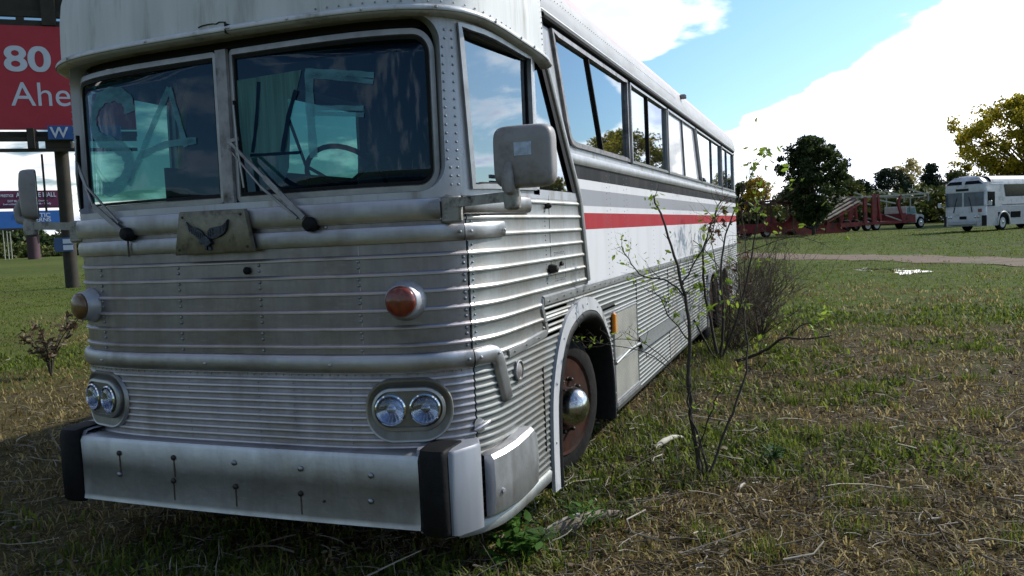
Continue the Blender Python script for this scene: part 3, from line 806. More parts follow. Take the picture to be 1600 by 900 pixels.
# brow (drip visor) sweeping around the cap and down into the divider
mb=MB()
BR=[(0,2.634),(.6,2.632),(.95,2.632),(1.2,2.630),(1.45,2.612),(1.75,2.602),(2.0,2.595),(2.13,2.585),(2.22,2.55),(2.27,2.50)]
def brz(u): return lin(BR,abs(u))
Pb=[(u,brz(u)) for u in [-2.2+.055*i for i in range(81)]]
belt(mb,Pb,.023,.068,7,flat=.5)
for u in (-.9,-.35,.12,.135,.45,.80,1.1,1.4,1.7,1.9): mb.lathe([(.008,0),(.005,.006),(0,.007)],SP(u,brz(u)+.003,.067),SN(u,2.6),8)
mb.build('brow_visor',M['brow'],bus,True,50)
mb=MB()  # soffit under the brow
vs=[]; us=[-2.15+.055*i for i in range(79)]
for u in us: vs+= [SP(u,brz(u)-.010,.066),SP(u,brz(u)-.022,.0)]
mb.add(vs,[(2*i,2*i+1,2*i+3,2*i+2) for i in range(len(us)-1)]); mb.build('brow_soffit',M['frame'],bus,True)
# cap + roof
rows=[(2.66,.035),(2.75,.034),(2.86,.030),(2.96,.018),(3.06,-.012),(3.15,-.06),(3.22,-.13),(3.27,-.22),(3.30,-.33),(3.32,-.46)]
capz=rows
def capedge(z): return UQ+lin([(2.6,.50),(2.86,.40),(2.95,.75),(3.4,.75)],z)
mb=MB()
fcap=[(-1,)]
vs=[]
nu=70; 
for z,o in rows:
    e=UQ+.48
    for j in range(nu+1): 
        u=-e+2*e*j/nu; zz=z if z>2.7 else brz(u)+.018
        vs.append(SP(u,zz,o))
m=nu+1
mb.add(vs,[(i*m+j,i*m+j+1,(i+1)*m+j+1,(i+1)*m+j) for i in range(len(rows)-1) for j in range(nu)])
# crown
b=(len(rows)-1)*m; top=[Vector(vs[b+j]) for j in range(m)]
cv=[];
for j in range(m):
    a=top[j]; c=top[m-1-j]; 
    for t in (0,.25,.5): q=a.lerp(c,t); cv.append((q.x,q.y,q.z+.03*math.sin(math.pi*t)))
h=m//2
mb.add(cv,[(3*j+k,3*j+3+k,3*j+4+k,3*j+1+k) for j in range(m-1) for k in range(2)])
for u in [-1.4+.055*i for i in range(56)]:
    if u>.55: rivet(mb,u,brz(u)+.035,.005,.037)
z=2.66
while z<3.0: rivet(mb,UQ+.46,z,.005,.036); z+=.03
mb.build('front_cap',M['cap'],bus,True,50)
mb=MB(); belt(mb,poly([(.118,2.612),(.118,2.66)]),.002,.078,3); belt(mb,smoothpath([(-.05,2.668),(.0,2.675),(.03,2.671),(.06,2.677),(.10,2.672)],3),.004,.045,3); mb.build('cap_crack',M['dark'],bus)
mb=MB()
for s in (1,-1):
    vs=[];ys=[.48+ (11.20-.48)*i/40 for i in range(41)]
    rr_=[(2.855,.012),(2.90,.020),(2.96,.012),(3.06,-.012),(3.12,-.045),(3.17,-.10),(3.21,-.19),(3.235,-.32),(3.25,-.55),(3.262,-.85),(3.265,-1.22)]
    for y in ys:
        k=min(1,max(0,(y-.48)/.6)); 
        for z,o in rr_: 
            dz=(1-k)*(.07*min(1,max(0,-o)/.3)); vs.append((s*(A_+o),y,z+dz))
    m=len(rr_); f=[(i*m+j,(i+1)*m+j,(i+1)*m+j+1,i*m+j+1) for i in range(40) for j in range(m-1)]
    mb.add(vs,f if s>0 else [q[::-1] for q in f])
for k in range(80): mb.lathe([(.005,0),(.003,.003),(0,.004)],(A_+.016,.62+.055*k,2.975),(1,0,0),6)
for zz in range(8): mb.lathe([(.005,0),(.003,.003),(0,.004)],(A_+.0,1.0-.02*zz,3.0+.02*zz),(1,0,.4),6)
mb.build('roof',M['roof'],bus,True,40)
# rear wall and cap edge
mb=MB(); yb=11.22
pr=[(A_,.3),(A_,2.86),(A_-.012,3.06),(A_-.10,3.17),(A_-.32,3.235),(A_-.85,3.26)]
full=[(x,z) for x,z in pr]+[(-x,z) for x,z in pr[::-1]]
mb.add([(x,yb,z) for x,z in full]+[(x*.97,yb+.22,z-.04 if z>1 else z) for x,z in full],[(i,(i+1),len(full)+i+1,len(full)+i) for i in range(len(full)-1)]+[tuple(range(len(full),2*len(full)))])
mb.build('rear_cap',M['silver_paint'],bus,True,40)
# roof clearance lamps
mb=MB(); mb.box(SP(-1.05,3.13,.0),(.16,.10,.05),rz=R(-35),bev=.012); mb.build('clearance_lamp',M['orange'],bus)
mb=MB(); mb.box((A_+.02,5.5,3.06),(.07,.06,.05),bev=.01); mb.box((A_-.03,5.5,3.06),(.06,.05,.03)); mb.build('roof_marker_lamp',M['frame'],bus)
mb=MB(); mb.box((1.02,11.1,3.22),(.07,.10,.06),bev=.01); mb.build('roof_marker_lamp',M['frame'],bus)
# ------------------------------------------------ driver window and quarter glass
def window_unit(loop,name,glassmat,fr=.03,fo=.018,go=-.012,par=bus,framemat='frame_light',gasket=True):
    loop=densify(loop,.08); mb=MB(); l1=scaleloop(loop,fr); 
    strip(mb,loop,0,loop,fo); strip(mb,loop,fo,l1,fo); strip(mb,l1,fo,l1,go-.035)
    f=mb.build(name+'_frame',M[framemat],par,True,35)
    if gasket: g=MB(); l2=scaleloop(loop,fr+.010); strip(g,l1,go+.006,l2,go+.005); strip(g,l2,go+.005,l2,go-.001); g.build('gasket',M['rubber'],f)
    mb=MB(); return f,l1
def patch4(mb,q,off,nu=8,nz=8):  # bilinear quad patch bl,br,tr,tl
    vs=[]
    for i in range(nz+1):
        a=lerp2(q[0],q[3],i/nz); b=lerp2(q[1],q[2],i/nz)
        for j in range(nu+1): p=lerp2(a,b,j/nu); vs.append(SP(p[0],p[1],off))
    m=nu+1; mb.add(vs,[(i*m+j,i*m+j+1,(i+1)*m+j+1,(i+1)*m+j) for i in range(nz) for j in range(nu)])
DW=[(1.252,1.838),(1.985,1.852),(1.995,2.575),(1.215,2.588)]
for s in (1,-1):
    loop=DW if s>0 else [(-u,z) for u,z in DW][::-1]
    f,l1=window_unit(loop,'driver_window' if s>0 else 'door_window',None,.024)
    q=[(1.27,1.86),(1.965,1.872),(1.975,2.555),(1.236,2.566)]
    if s<0: q=[(-u,z) for u,z in [q[1],q[0],q[3],q[2]]]
    mb=MB(); mb.add([SP(u_,z_,-.014) for u_,z_ in q],[(0,1,2,3)]); mb.build('driver_window_glass' if s>0 else 'door_window_glass',M['side_glass'] if s>0 else M['far_glass'],bus,True)
    # skin around: header, pillar strips
    mb=MB()
    panel(mb,[(1.82,.001),(1.90,.001),(2.3,.001),(2.45,.001),(2.60,.001),(2.64,.001)],lambda z:s*1.197,lambda z:s*(1.262-.05*(z-1.84)/.75),.02)
    panel(mb,[(2.572,.001),(2.64,.001)],s*1.20,s*2.14,.05)
    panel(mb,[(1.81,.001),(1.86,.001)],s*1.20,s*(UQ+1.19),.05)
    panel(mb,[(1.83,.001),(2.2,.001),(2.60,.001)],s*1.975,s*2.075,.05)
    if s>0:
        z=1.88
        while z<2.56: rivet(mb,2.03,z,.005,.002); z+=.03
    mb.build('window_pillar_panel',M['silver_paint'],bus,True)
    # quarter glass up to the divider
    mb=MB(); vs=[]; zz=[1.86,2.0,2.2,2.4,2.5,2.57]
    for z in zz: vs+= [SP(s*2.075,z,-.012),SP(s*max(2.09,divu(z)-.03),z,-.012)]
    mb.add(vs,[(2*i,2*i+1,2*i+3,2*i+2) for i in range(5)]); mb.build('quarter_glass',M['side_glass'],bus)
    mb=MB(); vs=[]
    for z in zz+[2.60]: vs+=[SP(s*max(2.08,divu(z)-.12+.02*(z-1.8)),z,.004),SP(s*max(2.09,divu(z)-.02),z,.006)]
    mb.add(vs,[(2*i,2*i+1,2*i+3,2*i+2) for i in range(6)]); mb.build('quarter_gasket',M['rubber'],bus)
mb=MB(); mb.box(SP(1.95,2.2,-.03),(.02,.05,.66)); mb.build('window_channel',M['rubber'],bus)
mb=MB()
for zz in (1.885,1.915): mb.bar(SP(1.55,zz,.012),SP(1.98,zz,.012),.012,.018)
mb.bar(SP(1.66,1.86,.012),SP(1.66,1.95,.012),.02,.014); mb.bar(SP(1.80,1.86,.012),SP(1.80,1.93,.012),.02,.014)
mb.build('sliding_window_rail',M['frame_light'],bus)
# ------------------------------------------------ passenger windows
WB,WT=2.150,2.805
# each: bottom-left Y, top-left Y, bottom-right Y, top-right Y, mullions [(yb,yt)], glass kind
WINS=[(1.00,.70,2.66,2.66,[(1.83,1.50)],'side_glass'),(2.76,2.76,4.40,4.40,[(3.49,3.49)],'side_glass'),
      (4.48,4.48,6.80,6.36,[(5.55,5.42)],'white_film'),(6.88,6.44,9.00,9.00,[(7.95,7.95)],'side_glass'),(9.14,9.14,10.85,10.85,[(9.87,9.87)],'side_glass')]
for s in (1,-1):
    for wi,(bl,tl,br,tr,mul,gk) in enumerate(WINS):
        q=[(UQ+bl,WB),(UQ+br,WB),(UQ+tr,WT),(UQ+tl,WT)]
        rr_=0.06 if wi==0 else .02
        wmb=MB(); 
        loop=q
        if wi==0: # round lower front corner
            loop=[(UQ+.955,WB+.10),(UQ+.985,WB+.045),(UQ+1.04,WB+.012),(UQ+1.12,WB)]+q[1:]
        if s<0: loop=[(-u,z) for u,z in loop][::-1]; qs=[(-q[1][0],q[1][1]),(-q[0][0],q[0][1]),(-q[3][0],q[3][1]),(-q[2][0],q[2][1])]
        else: qs=q
        ld=densify(loop,.12); l1=scaleloop(ld,.030 if wi==0 else .022)
        mb=MB(); strip(mb,ld,0,ld,.020); strip(mb,ld,.020,l1,.022); strip(mb,l1,.022,l1,-.006); fo=mb.build('passenger_window_frame',M['frame'] if wi==0 else M['frame_light'],bus,True,35)
        mb=MB(); patch4(mb,qs,-.004 if s>0 else -.004,4,2)
        mb.build('passenger_window_glass',(M['side_glass'] if gk!='white_film' else M['white_film']) if s>0 else M['far_glass'],bus)
        mb=MB()
        for yb_,yt_ in mul:
            mb.bar(SP(s*(UQ+yb_),WB+.02,.004),SP(s*(UQ+yt_),WT-.02,.004),.016,.020,(1,0,0))
        mb.build('window_mullion',M['dark'] if wi<2 else M['frame'],fo)
# wall fill around windows
mb=MB()
for s in (1,-1):
    panel(mb,[(2.05,.001),(2.155,.001)],lambda z:s*divu(z),s*UE,.4)
    panel(mb,[(2.798,.001),(2.87,.001)],s*(UQ+.30),s*UE,.4)
    for a,b in ((2.64,2.78),(4.38,4.50),(8.98,9.16),(10.83,11.22)): panel(mb,[(2.14,.001),(2.82,.001)],s*(UQ+a),s*(UQ+b),.2)
    panel(mb,[(2.14,.001),(2.82,.001)],(lambda z:s*(UQ+6.78-.44*(z-2.15)/.655)),(lambda z:s*(UQ+6.90-.44*(z-2.15)/.655)),.2)
    panel(mb,[(2.05,.001),(2.14,.001),(2.3,.001),(2.5,.001),(2.62,.001),(2.82,.001)],lambda z:s*divu(z),lambda z:s*(UQ+1.02-.30*(z-2.15)/.655+.01),.05)
mb.build('window_wall',M['side_paint_plain'] if 'side_paint_plain' in M else M['silver_paint'],bus,True)
mb=MB()
for s in (1,-1):
    belt(mb,[(s*(UQ+y),2.835) for y in [.50+.45*i for i in range(24)]],.020,.045,4,flat=.4)
mb.build('drip_rail',M['rubber'],bus,True,50)
mb=MB()
for s in (1,-1): belt(mb,[(s*(UQ+y),2.868) for y in [.48+.45*i for i in range(24)]],.014,.030,4,flat=.4)
mb.build('roof_edge_moulding',M['frame_light'],bus,True,50)
# ------------------------------------------------ interior
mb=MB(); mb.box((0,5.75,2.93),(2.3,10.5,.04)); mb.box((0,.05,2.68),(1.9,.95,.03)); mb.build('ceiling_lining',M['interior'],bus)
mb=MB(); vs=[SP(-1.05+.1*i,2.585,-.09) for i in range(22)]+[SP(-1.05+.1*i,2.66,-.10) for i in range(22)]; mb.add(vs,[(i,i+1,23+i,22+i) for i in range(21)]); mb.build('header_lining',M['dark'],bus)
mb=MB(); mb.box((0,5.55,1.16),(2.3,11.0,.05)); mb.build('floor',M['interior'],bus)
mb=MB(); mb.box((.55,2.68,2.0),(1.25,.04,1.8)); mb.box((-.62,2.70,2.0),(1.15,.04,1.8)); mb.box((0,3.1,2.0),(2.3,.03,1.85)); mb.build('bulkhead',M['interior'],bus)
mb=MB(); 
vs=[]
us=[-1.15+.1*i for i in range(24)]
for u in us:
    a=SP(u,1.80,-.07); vs+= [a,(a.x*.92,a.y+.32,1.86),(a.x*.9,a.y+.42,1.80),(a.x*.9,a.y+.42,1.2)]
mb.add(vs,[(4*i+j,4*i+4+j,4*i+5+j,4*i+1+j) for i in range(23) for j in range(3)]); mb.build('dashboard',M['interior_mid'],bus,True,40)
# side inner walls
mb=MB()
for s in (1,-1): mb.box((s*1.17,5.4,1.66),(.03,10.5,.95)); mb.box((s*1.15,.15,1.52),(.03,1.0,.62))
mb.box((-1.17,.53,2.2),(.04,.42,1.2)); mb.build('inner_wall',M['interior'],bus)
# steering wheel
sw=atY(543,285,.02); stw=MB(); ax=Vector((0,-.75,-.6)).normalized()
ring_=[]
q=Vector((0,0,1)).rotation_difference(ax).to_matrix()
for k in range(33):
    a=2*math.pi*k/32; ring_.append(sw+q@Vector((.24*math.cos(a),.24*math.sin(a),0)))
stw.tube(ring_,.014,8,False); 
for k in range(3):
    a=2*math.pi*k/3+.5; stw.tube([sw+q@Vector((.24*math.cos(a),.24*math.sin(a),0)),sw+q@Vector((.04*math.cos(a),.04*math.sin(a),.04))],.010,6)
stw.tube([sw+q@Vector((0,0,.05)),sw+q@Vector((0,0,.5))],.03,10)
stw.build('steering_wheel',M['rubber'],bus,True,50)
# seats
def bseat(x,y):
    mb=MB(); mb.box((x,y,1.62),(.5,.5,.16),bev=.05); mb.box((x,y+.25,2.0),(.5,.14,.72),rx=R(-8),bev=.05); mb.build('seat',M['interior_mid'],bus,True)
bseat(.72,.85)
for y in (1.9,): bseat(-.75,y)
# grab pole, sun visor, curtain
mb=MB(); g=[atY(305,105,.35),atY(298,130,.32),atY(288,175,.30),atY(283,230,.30),atY(281,300,.30)]; mb.tube(smoothpath([tuple(p) for p in g],3),.020,8)
M['yellow']=simple('yellow_grab_pole',(.65,.50,.05),.5,0,.2,10); mb.build('grab_pole',M['yellow'],bus,True)
def cloth():
    m,nt=mat('pale_teal_curtain'); v=objco(nt); n=noise(nt,mapping(nt,v,(1,40,.6)),1.2,4); c=ramp(nt,n,[(.3,(.20,.33,.34)),(.7,(.45,.62,.60))])
    d=N(nt,'ShaderNodeBsdfDiffuse'); t=N(nt,'ShaderNodeBsdfTranslucent'); L(nt,c,d.inputs[0]); L(nt,c,t.inputs[0])
    a=N(nt,'ShaderNodeMixShader',i={0:.75}); L(nt,d.outputs[0],a.inputs[1]); L(nt,t.outputs[0],a.inputs[2]); o=N(nt,'ShaderNodeOutputMaterial'); L(nt,a.outputs[0],o.inputs[0]); return m
M['cloth']=cloth()
mb=MB(); vs=[]; n=40
for i in range(n+1):
    t=i/n
    for z,e in ((2.80,1.40),(2.45,1.40),(2.2,1.36),(2.05,1.26),(1.9,1.24)):
        y=.74+(e-.74)*t; vs.append((-1.13+.022*math.sin(t*34),y,z))
mb.add(vs,[(i*5+j,(i+1)*5+j,(i+1)*5+j+1,i*5+j+1) for i in range(n) for j in range(4)]); mb.build('curtain',M['cloth'],bus,True)
# ------------------------------------------------ painted letters S A V E on the inside of the glass
def paint():
    m,nt=mat('whitewash_paint'); v=objco(nt); n=noise(nt,mapping(nt,v,(4,4,10)),2.0,5,.6)
    d=N(nt,'ShaderNodeBsdfDiffuse'); d.inputs[0].default_value=(.13,.31,.39,1); t=N(nt,'ShaderNodeBsdfTransparent'); t.inputs[0].default_value=(.7,.85,.9,1)
    a=N(nt,'ShaderNodeMixShader'); L(nt,ramp(nt,n,[(.30,(.35,)*3),(.6,(.85,)*3)]),a.inputs[0]); L(nt,t.outputs[0],a.inputs[1]); L(nt,d.outputs[0],a.inputs[2]); o=N(nt,'ShaderNodeOutputMaterial'); L(nt,a.outputs[0],o.inputs[0]); return m
M['paint']=paint()
def stroke(path,w=.03,off=-.0555,n=5):
    P=smoothpath(path,n) if len(path)>2 else poly(path,.03); mb=MB(); vs=[]
    for i,(u,z) in enumerate(P):
        a=P[max(i-1,0)];b=P[min(i+1,len(P)-1)]; tx,tz=b[0]-a[0],b[1]-a[1]; l=math.hypot(tx,tz) or 1
        ww=w*(1+.12*math.sin(i*1.7)); vs+=[SP(u-tz/l*ww/2,z+tx/l*ww/2,off),SP(u+tz/l*ww/2,z-tx/l*ww/2,off)]
    mb.add(vs,[(2*i,2*i+1,2*i+3,2*i+2) for i in range(len(P)-1)]); return mb
def letter(name,strokes):
    mb=MB()
    for k,(p,w) in enumerate(strokes):
        s_=stroke(p,w,-.0555+.0006*k); mb.add(s_.v,s_.f)
    return mb.build(name,M['paint'],bus)
letter('painted_letter_s',[([(-.60,2.335),(-.62,2.40),(-.70,2.44),(-.82,2.43),(-.905,2.37),(-.92,2.29),(-.86,2.22),(-.75,2.185),(-.66,2.14),(-.63,2.07),(-.67,2.00),(-.77,1.955),(-.87,1.965)],.075)])
letter('painted_letter_a',[([(-.645,1.965),(-.335,2.43)],.035),([(-.335,2.43),(-.255,2.13)],.03),([(-.54,2.11),(-.38,2.15),(-.19,2.155)],.035)])
def smear():
    m,nt=mat('smeared_whitewash'); v=objco(nt); n=noise(nt,mapping(nt,v,(38,38,1.2)),1.5,5,.65)
    d=N(nt,'ShaderNodeBsdfDiffuse'); d.inputs[0].default_value=(.17,.38,.40,1); t=N(nt,'ShaderNodeBsdfTransparent'); t.inputs[0].default_value=(.6,.85,.85,1); tl_=N(nt,'ShaderNodeBsdfTranslucent'); tl_.inputs[0].default_value=(.12,.32,.32,1)
    ad=N(nt,'ShaderNodeMixShader',i={0:.4}); L(nt,d.outputs[0],ad.inputs[1]); L(nt,tl_.outputs[0],ad.inputs[2])
    a=N(nt,'ShaderNodeMixShader'); L(nt,ramp(nt,n,[(.3,(.45,)*3),(.65,(.95,)*3)]),a.inputs[0]); L(nt,t.outputs[0],a.inputs[1]); L(nt,ad.outputs[0],a.inputs[2]); o=N(nt,'ShaderNodeOutputMaterial'); L(nt,a.outputs[0],o.inputs[0]); return m
M['smear']=smear()
mb=MB(); patch4(mb,[(.075,2.045),(.30,2.05),(.435,2.43),(.055,2.42)],-.0565,10,6); sv=mb.build('painted_letter_v',M['smear'],bus)
M['wiped']=simple('wiped_dark_glass',(.006,.022,.055),.6,0,.3,20,Specular_IOR_Level=.08)
mb=MB()
for p_,w_ in (([(.195,2.40),(.165,2.20),(.135,2.07)],.020),([(.40,2.34),(.35,2.22),(.305,2.06)],.024),([(.12,2.058),(.40,2.05)],.014)):
    s_=stroke(p_,w_,-.0548); mb.add(s_.v,s_.f)
split_loose(mb.build('wiped_stroke',M['wiped'],sv))
letter('painted_letter_e',[([(.475,2.42),(.47,2.24),(.475,2.02)],.045),([(.455,2.42),(.805,2.37)],.028),([(.50,2.395),(.80,2.34)],.022),([(.48,2.25),(.745,2.225)],.024),([(.48,2.225),(.745,2.195)],.020)])
# ------------------------------------------------ wipers
def wiper(pivot,rods,blade,hub=.035):
    w=empty('wiper',SP(*pivot,.03)); w.parent=bus; inv=Matrix.Translation(-SP(*pivot,.03))
    def pt(q): return inv@SP(*q)
    mb=MB(); mb.lathe([(hub,-.03),(hub,.01),(hub*.7,.03),(0,.034)],(0,0,0),SN(*pivot),14); mb.build('pivot',M['rubber'],w,True,50)
    mb=MB()
    for r in rods:
        a,b=r[0],r[1]; mb.bar(pt(a),pt(b),r[2],.008,SN(*pivot))
    mb.build('arm',M['frame'],w)
    mb=MB(); P=[pt(q) for q in blade]; mb.bar(P[0],P[1],.012,.016,SN(*pivot)); mb.build('blade',M['rubber'],w)
    mb=MB(); a,b=P; mb.bar(a.lerp(b,.05)+SN(*pivot)*.012,a.lerp(b,.5)+SN(*pivot)*.022,.008,.006,SN(*pivot)); mb.bar(a.lerp(b,.5)+SN(*pivot)*.022,a.lerp(b,.95)+SN(*pivot)*.012,.008,.006,SN(*pivot)); mb.build('blade_carrier',M['frame_light'],w)
wiper((.489,1.71),[((.47,1.74,.05),(.25,1.94,.02),.026),((.25,1.94,.02),(.03,2.127,.0),.014),((.43,1.74,.04),(.22,1.90,.01),.012),((.22,1.90,.01),(.03,2.09,.0),.008),((.02,2.125,.0),(.10,2.135,.0),.016)],((.079,2.317,-.015),(.115,1.88,-.015)))
wiper((-.577,1.71),[((-.60,1.73,.05),(-.82,1.87,.03),.026),((-.82,1.87,.03),(-1.10,2.12,.0),.012),((-.62,1.77,.04),(-.88,1.97,.02),.010),((-.88,1.97,.02),(-1.09,2.14,.0),.008)],((-1.045,2.26,-.01),(-1.09,1.85,-.01)))
mb=MB(); mb.box(SP(-.577,1.66,.031),(.012,.002,.13)); mb.build('rust_streak',M['stain'],bus)
# ------------------------------------------------ mirrors
def mirror(arm0,post,hc,yaw,w,h,name='side_mirror'):
    m=empty(name,arm0); m.parent=bus; inv=Matrix.Translation(-Vector(arm0))
    a=MB(); p0=Vector((0,0,0)); p1=Vector(post)-Vector(arm0); a.bar(p0,p1,.035,.042); a.box(p1,(.07,.07,.07),bev=.02); a.lathe([(.02,-.06),(.035,-.05),(.04,0),(.03,.04)],p1,(0,0,1),14)
    a.box((0,0,-.03),(.10,.04,.12),bev=.01)
    a.build('mirror_arm',M['rusty_metal'],m,True,40)
    Hm=Matrix.Translation(Vector(hc)-Vector(arm0))@Matrix.Rotation(yaw,4,'Z')
    b=MB(); out=[]
    for k in range(40):
        t=2*math.pi*k/40; c,s_=math.cos(t),math.sin(t); e=.36; out.append((math.copysign(abs(c)**e,c)*w/2,math.copysign(abs(s_)**e,s_)*h/2))
    layers=[(1.0,.040),(1.015,.034),(1.015,.010),(.99,-.016),(.95,-.030),(.86,-.038),(.5,-.045),(.2,-.047)]
    vs=[Hm@Vector((x*sc,d,z*sc)) for sc,d in layers for x,z in out]; n=40
    b.add(vs,[(i*n+j,i*n+(j+1)%n,(i+1)*n+(j+1)%n,(i+1)*n+j) for i in range(len(layers)-1) for j in range(n)]+[tuple((len(layers)-1)*n+j for j in range(n))])
    # neck
    nk=[(Hm@Vector((-.055,-.045,-h*.10))),(Hm@Vector((-.06,-.06,-h*.3))),(Hm@Vector((-.06,-.055,-h*.5))),Vector(p1)+Vector((0,0,.02))]
    b.tube(nk,[.012,.026,.028,.024],10)
    b.build('mirror_housing',M['mirror_paint'],m,True,50)
    g=MB(); g.add([Hm@Vector((x*.93,.036,z*.93)) for x,z in out],[tuple(range(40))]); g.build('mirror_glass',M['chrome'],m)
    return m,Hm
mm,Hm=mirror(SP(1.135,1.775,.03),Vector((1.445,-.62,1.785)),Vector((1.515,-.64,1.95)),R(4),.265,.262)
mb=MB(); mb.add([Hm@Vector((x,-.0485,z)) for x,z in ((-.03,-.0),(.045,.0),(.045,.055),(-.03,.055))]+[Hm@Vector((x,-.046,z)) for x,z in ((-.03,-.0),(.045,.0),(.045,.055),(-.03,.055))],[(0,1,2,3),(0,4,5,1),(1,5,6,2),(2,6,7,3),(3,7,4,0)]); mb.build('paper_sticker',simple('pale_sticker',(.42,.5,.62),.6,0,.3,60),mm)
mirror(SP(-1.16,1.775,.02),Vector((-1.45,-.60,1.79)),Vector((-1.445,-.60,1.965)),R(-42),.17,.27)

for o in list(bus.children):
    b=o.name.split('.')[0]
    if b in ('door_lock','hatch_seam','panel_seam','bay_door_edge','upper_rub_moulding_x','bulkhead','sliding_window_rail','vent_grille','roof_marker_lamp','inner_wall'): split_loose(o)
    elif b in ('cab_side_panel','slanted_divider_trim','lower_side_panel','side_panel','window_belt','side_moulding','window_wall','drip_rail','roof_edge_moulding','roof'): split_side(o)
    elif b=='rear_arch_trim': split_loose(o)
for o in [o for o in col.objects if o.parent and o.type=='MESH' and o.name.split('.')[0] in ('screw','bumper_bolt','rust_streak','hand_hole','lug_nut','window_mullion')]: split_loose(o)
# ============================================================ LIGHT AND SKY
SUN_AZ,SUN_EL=43.0,36.0          # azimuth from +Y towards +X
sd=Vector((math.sin(R(SUN_AZ))*math.cos(R(SUN_EL)),math.cos(R(SUN_AZ))*math.cos(R(SUN_EL)),math.sin(R(SUN_EL))))
ld=bpy.data.lights.new('sun','SUN'); ld.energy=5.0; ld.angle=R(.6); ld.cycles.use_multiple_importance_sampling=False; ld.color=(1,.94,.84)
lo=bpy.data.objects.new('sun',ld); col.objects.link(lo); lo.rotation_euler=(-sd).to_track_quat('-Z','Y').to_euler()
w=bpy.data.worlds.new('World'); scene.world=w; w.use_nodes=True; nt=w.node_tree; nt.nodes.clear()
sky=N(nt,'ShaderNodeTexSky',sky_type='NISHITA',sun_disc=False,sun_elevation=R(SUN_EL),sun_rotation=R(SUN_AZ),air_density=1.0,dust_density=.6,ozone_density=1.2)
tc=N(nt,'ShaderNodeTexCoord').outputs['Generated']
nv=N(nt,'ShaderNodeVectorMath',operation='NORMALIZE'); L(nt,tc,nv.inputs[0]); dv=nv.outputs[0]
sp=N(nt,'ShaderNodeSeparateXYZ'); L(nt,dv,sp.inputs[0]); zc=math_(nt,'MAXIMUM',sp.outputs[2],0.0)
den=math_(nt,'ADD',zc,.22)
cb=N(nt,'ShaderNodeCombineXYZ'); L(nt,math_(nt,'DIVIDE',sp.outputs[0],den),cb.inputs[0]); L(nt,math_(nt,'DIVIDE',sp.outputs[1],den),cb.inputs[1]); L(nt,math_(nt,'MULTIPLY',sp.outputs[2],1.5),cb.inputs[2])
P=cb.outputs[0]
n1=noise(nt,P,3.0,9,.55,.25); n2=noise(nt,mapping(nt,P,(1,1,1),(3.1,1.7,0)),4.5,6,.55)
nn=math_(nt,'ADD',math_(nt,'MULTIPLY',n1,.8),math_(nt,'MULTIPLY',n2,.2))
def blob(px,py,rin,rout,amp):
    d=ray(px,py); dt=N(nt,'ShaderNodeVectorMath',operation='DOT_PRODUCT'); L(nt,dv,dt.inputs[0]); dt.inputs[1].default_value=tuple(d)
    mr=N(nt,'ShaderNodeMapRange',interpolation_type='SMOOTHSTEP'); L(nt,dt.outputs['Value'],mr.inputs[0])
    mr.inputs[1].default_value=math.cos(R(rout)); mr.inputs[2].default_value=math.cos(R(rin)); mr.inputs[3].default_value=0; mr.inputs[4].default_value=amp
    return mr.outputs[0]
bias=None
for b in [(985,22,1.4,3.7,.20),(1480,170,4,9,.26),(1300,250,3,7,.24),(1180,330,2,8,.16),(1560,60,2,5,.16),(1230,70,1.5,5.0,-.20),(1080,150,1,4,-.22),(1350,-40,2,7,-.2),(40,280,2,7,.12),(1690,215,.8,3.6,.24),(1850,160,.8,3.4,.24),(2010,240,1,4.5,.24),(1960,60,.6,3,.2),(1760,60,1,4,-.16),(1640,110,.8,3,-.16)]:
    o=blob(*b); bias=o if bias is None else math_(nt,'ADD',bias,o)
cl=math_(nt,'ADD',nn,bias)
mask=N(nt,'ShaderNodeMapRange',interpolation_type='SMOOTHSTEP'); L(nt,cl,mask.inputs[0]); mask.inputs[1].default_value=.49; mask.inputs[2].default_value=.63
cm=mask.outputs[0]
# cloud brightness: brighter near sun, greyer in thick cores
core=N(nt,'ShaderNodeMapRange',interpolation_type='SMOOTHSTEP'); L(nt,math_(nt,'ADD',n1,math_(nt,'MULTIPLY',bias,.25)),core.inputs[0]); core.inputs[1].default_value=.50; core.inputs[2].default_value=.72
sdot=N(nt,'ShaderNodeVectorMath',operation='DOT_PRODUCT'); L(nt,dv,sdot.inputs[0]); sdot.inputs[1].default_value=tuple(sd)
near=N(nt,'ShaderNodeMapRange'); L(nt,sdot.outputs['Value'],near.inputs[0]); near.inputs[1].default_value=-.6; near.inputs[2].default_value=.9; near.inputs[3].default_value=8.0; near.inputs[4].default_value=14
cc=mix(nt,core.outputs[0],(1,1,1),(.52,.57,.70))

brt=N(nt,'ShaderNodeMapRange',interpolation_type='SMOOTHSTEP'); L(nt,sdot.outputs['Value'],brt.inputs[0]); brt.inputs[1].default_value=.0; brt.inputs[2].default_value=.8; brt.inputs[3].default_value=.8; brt.inputs[4].default_value=1.7
sk1=N(nt,'ShaderNodeVectorMath',operation='SCALE'); L(nt,sky.outputs[0],sk1.inputs[0]); L(nt,brt.outputs[0],sk1.inputs[3])
sg=N(nt,'ShaderNodeSeparateXYZ'); L(nt,sk1.outputs[0],sg.inputs[0])
cs=N(nt,'ShaderNodeVectorMath',operation='SCALE'); L(nt,cc,cs.inputs[0]); L(nt,math_(nt,'ADD',near.outputs[0],math_(nt,'MULTIPLY',sg.outputs[1],.9)),cs.inputs[3])
skc=mix(nt,1.0,sk1.outputs[0],(.80,1.01,1.14),'MULTIPLY')
fin=mix(nt,cm,skc,cs.outputs[0])
bg=N(nt,'ShaderNodeBackground'); bg.inputs[1].default_value=.10; L(nt,fin,bg.inputs[0]); wo=N(nt,'ShaderNodeOutputWorld'); L(nt,bg.outputs[0],wo.inputs[0])
scene.view_settings.exposure=0.0
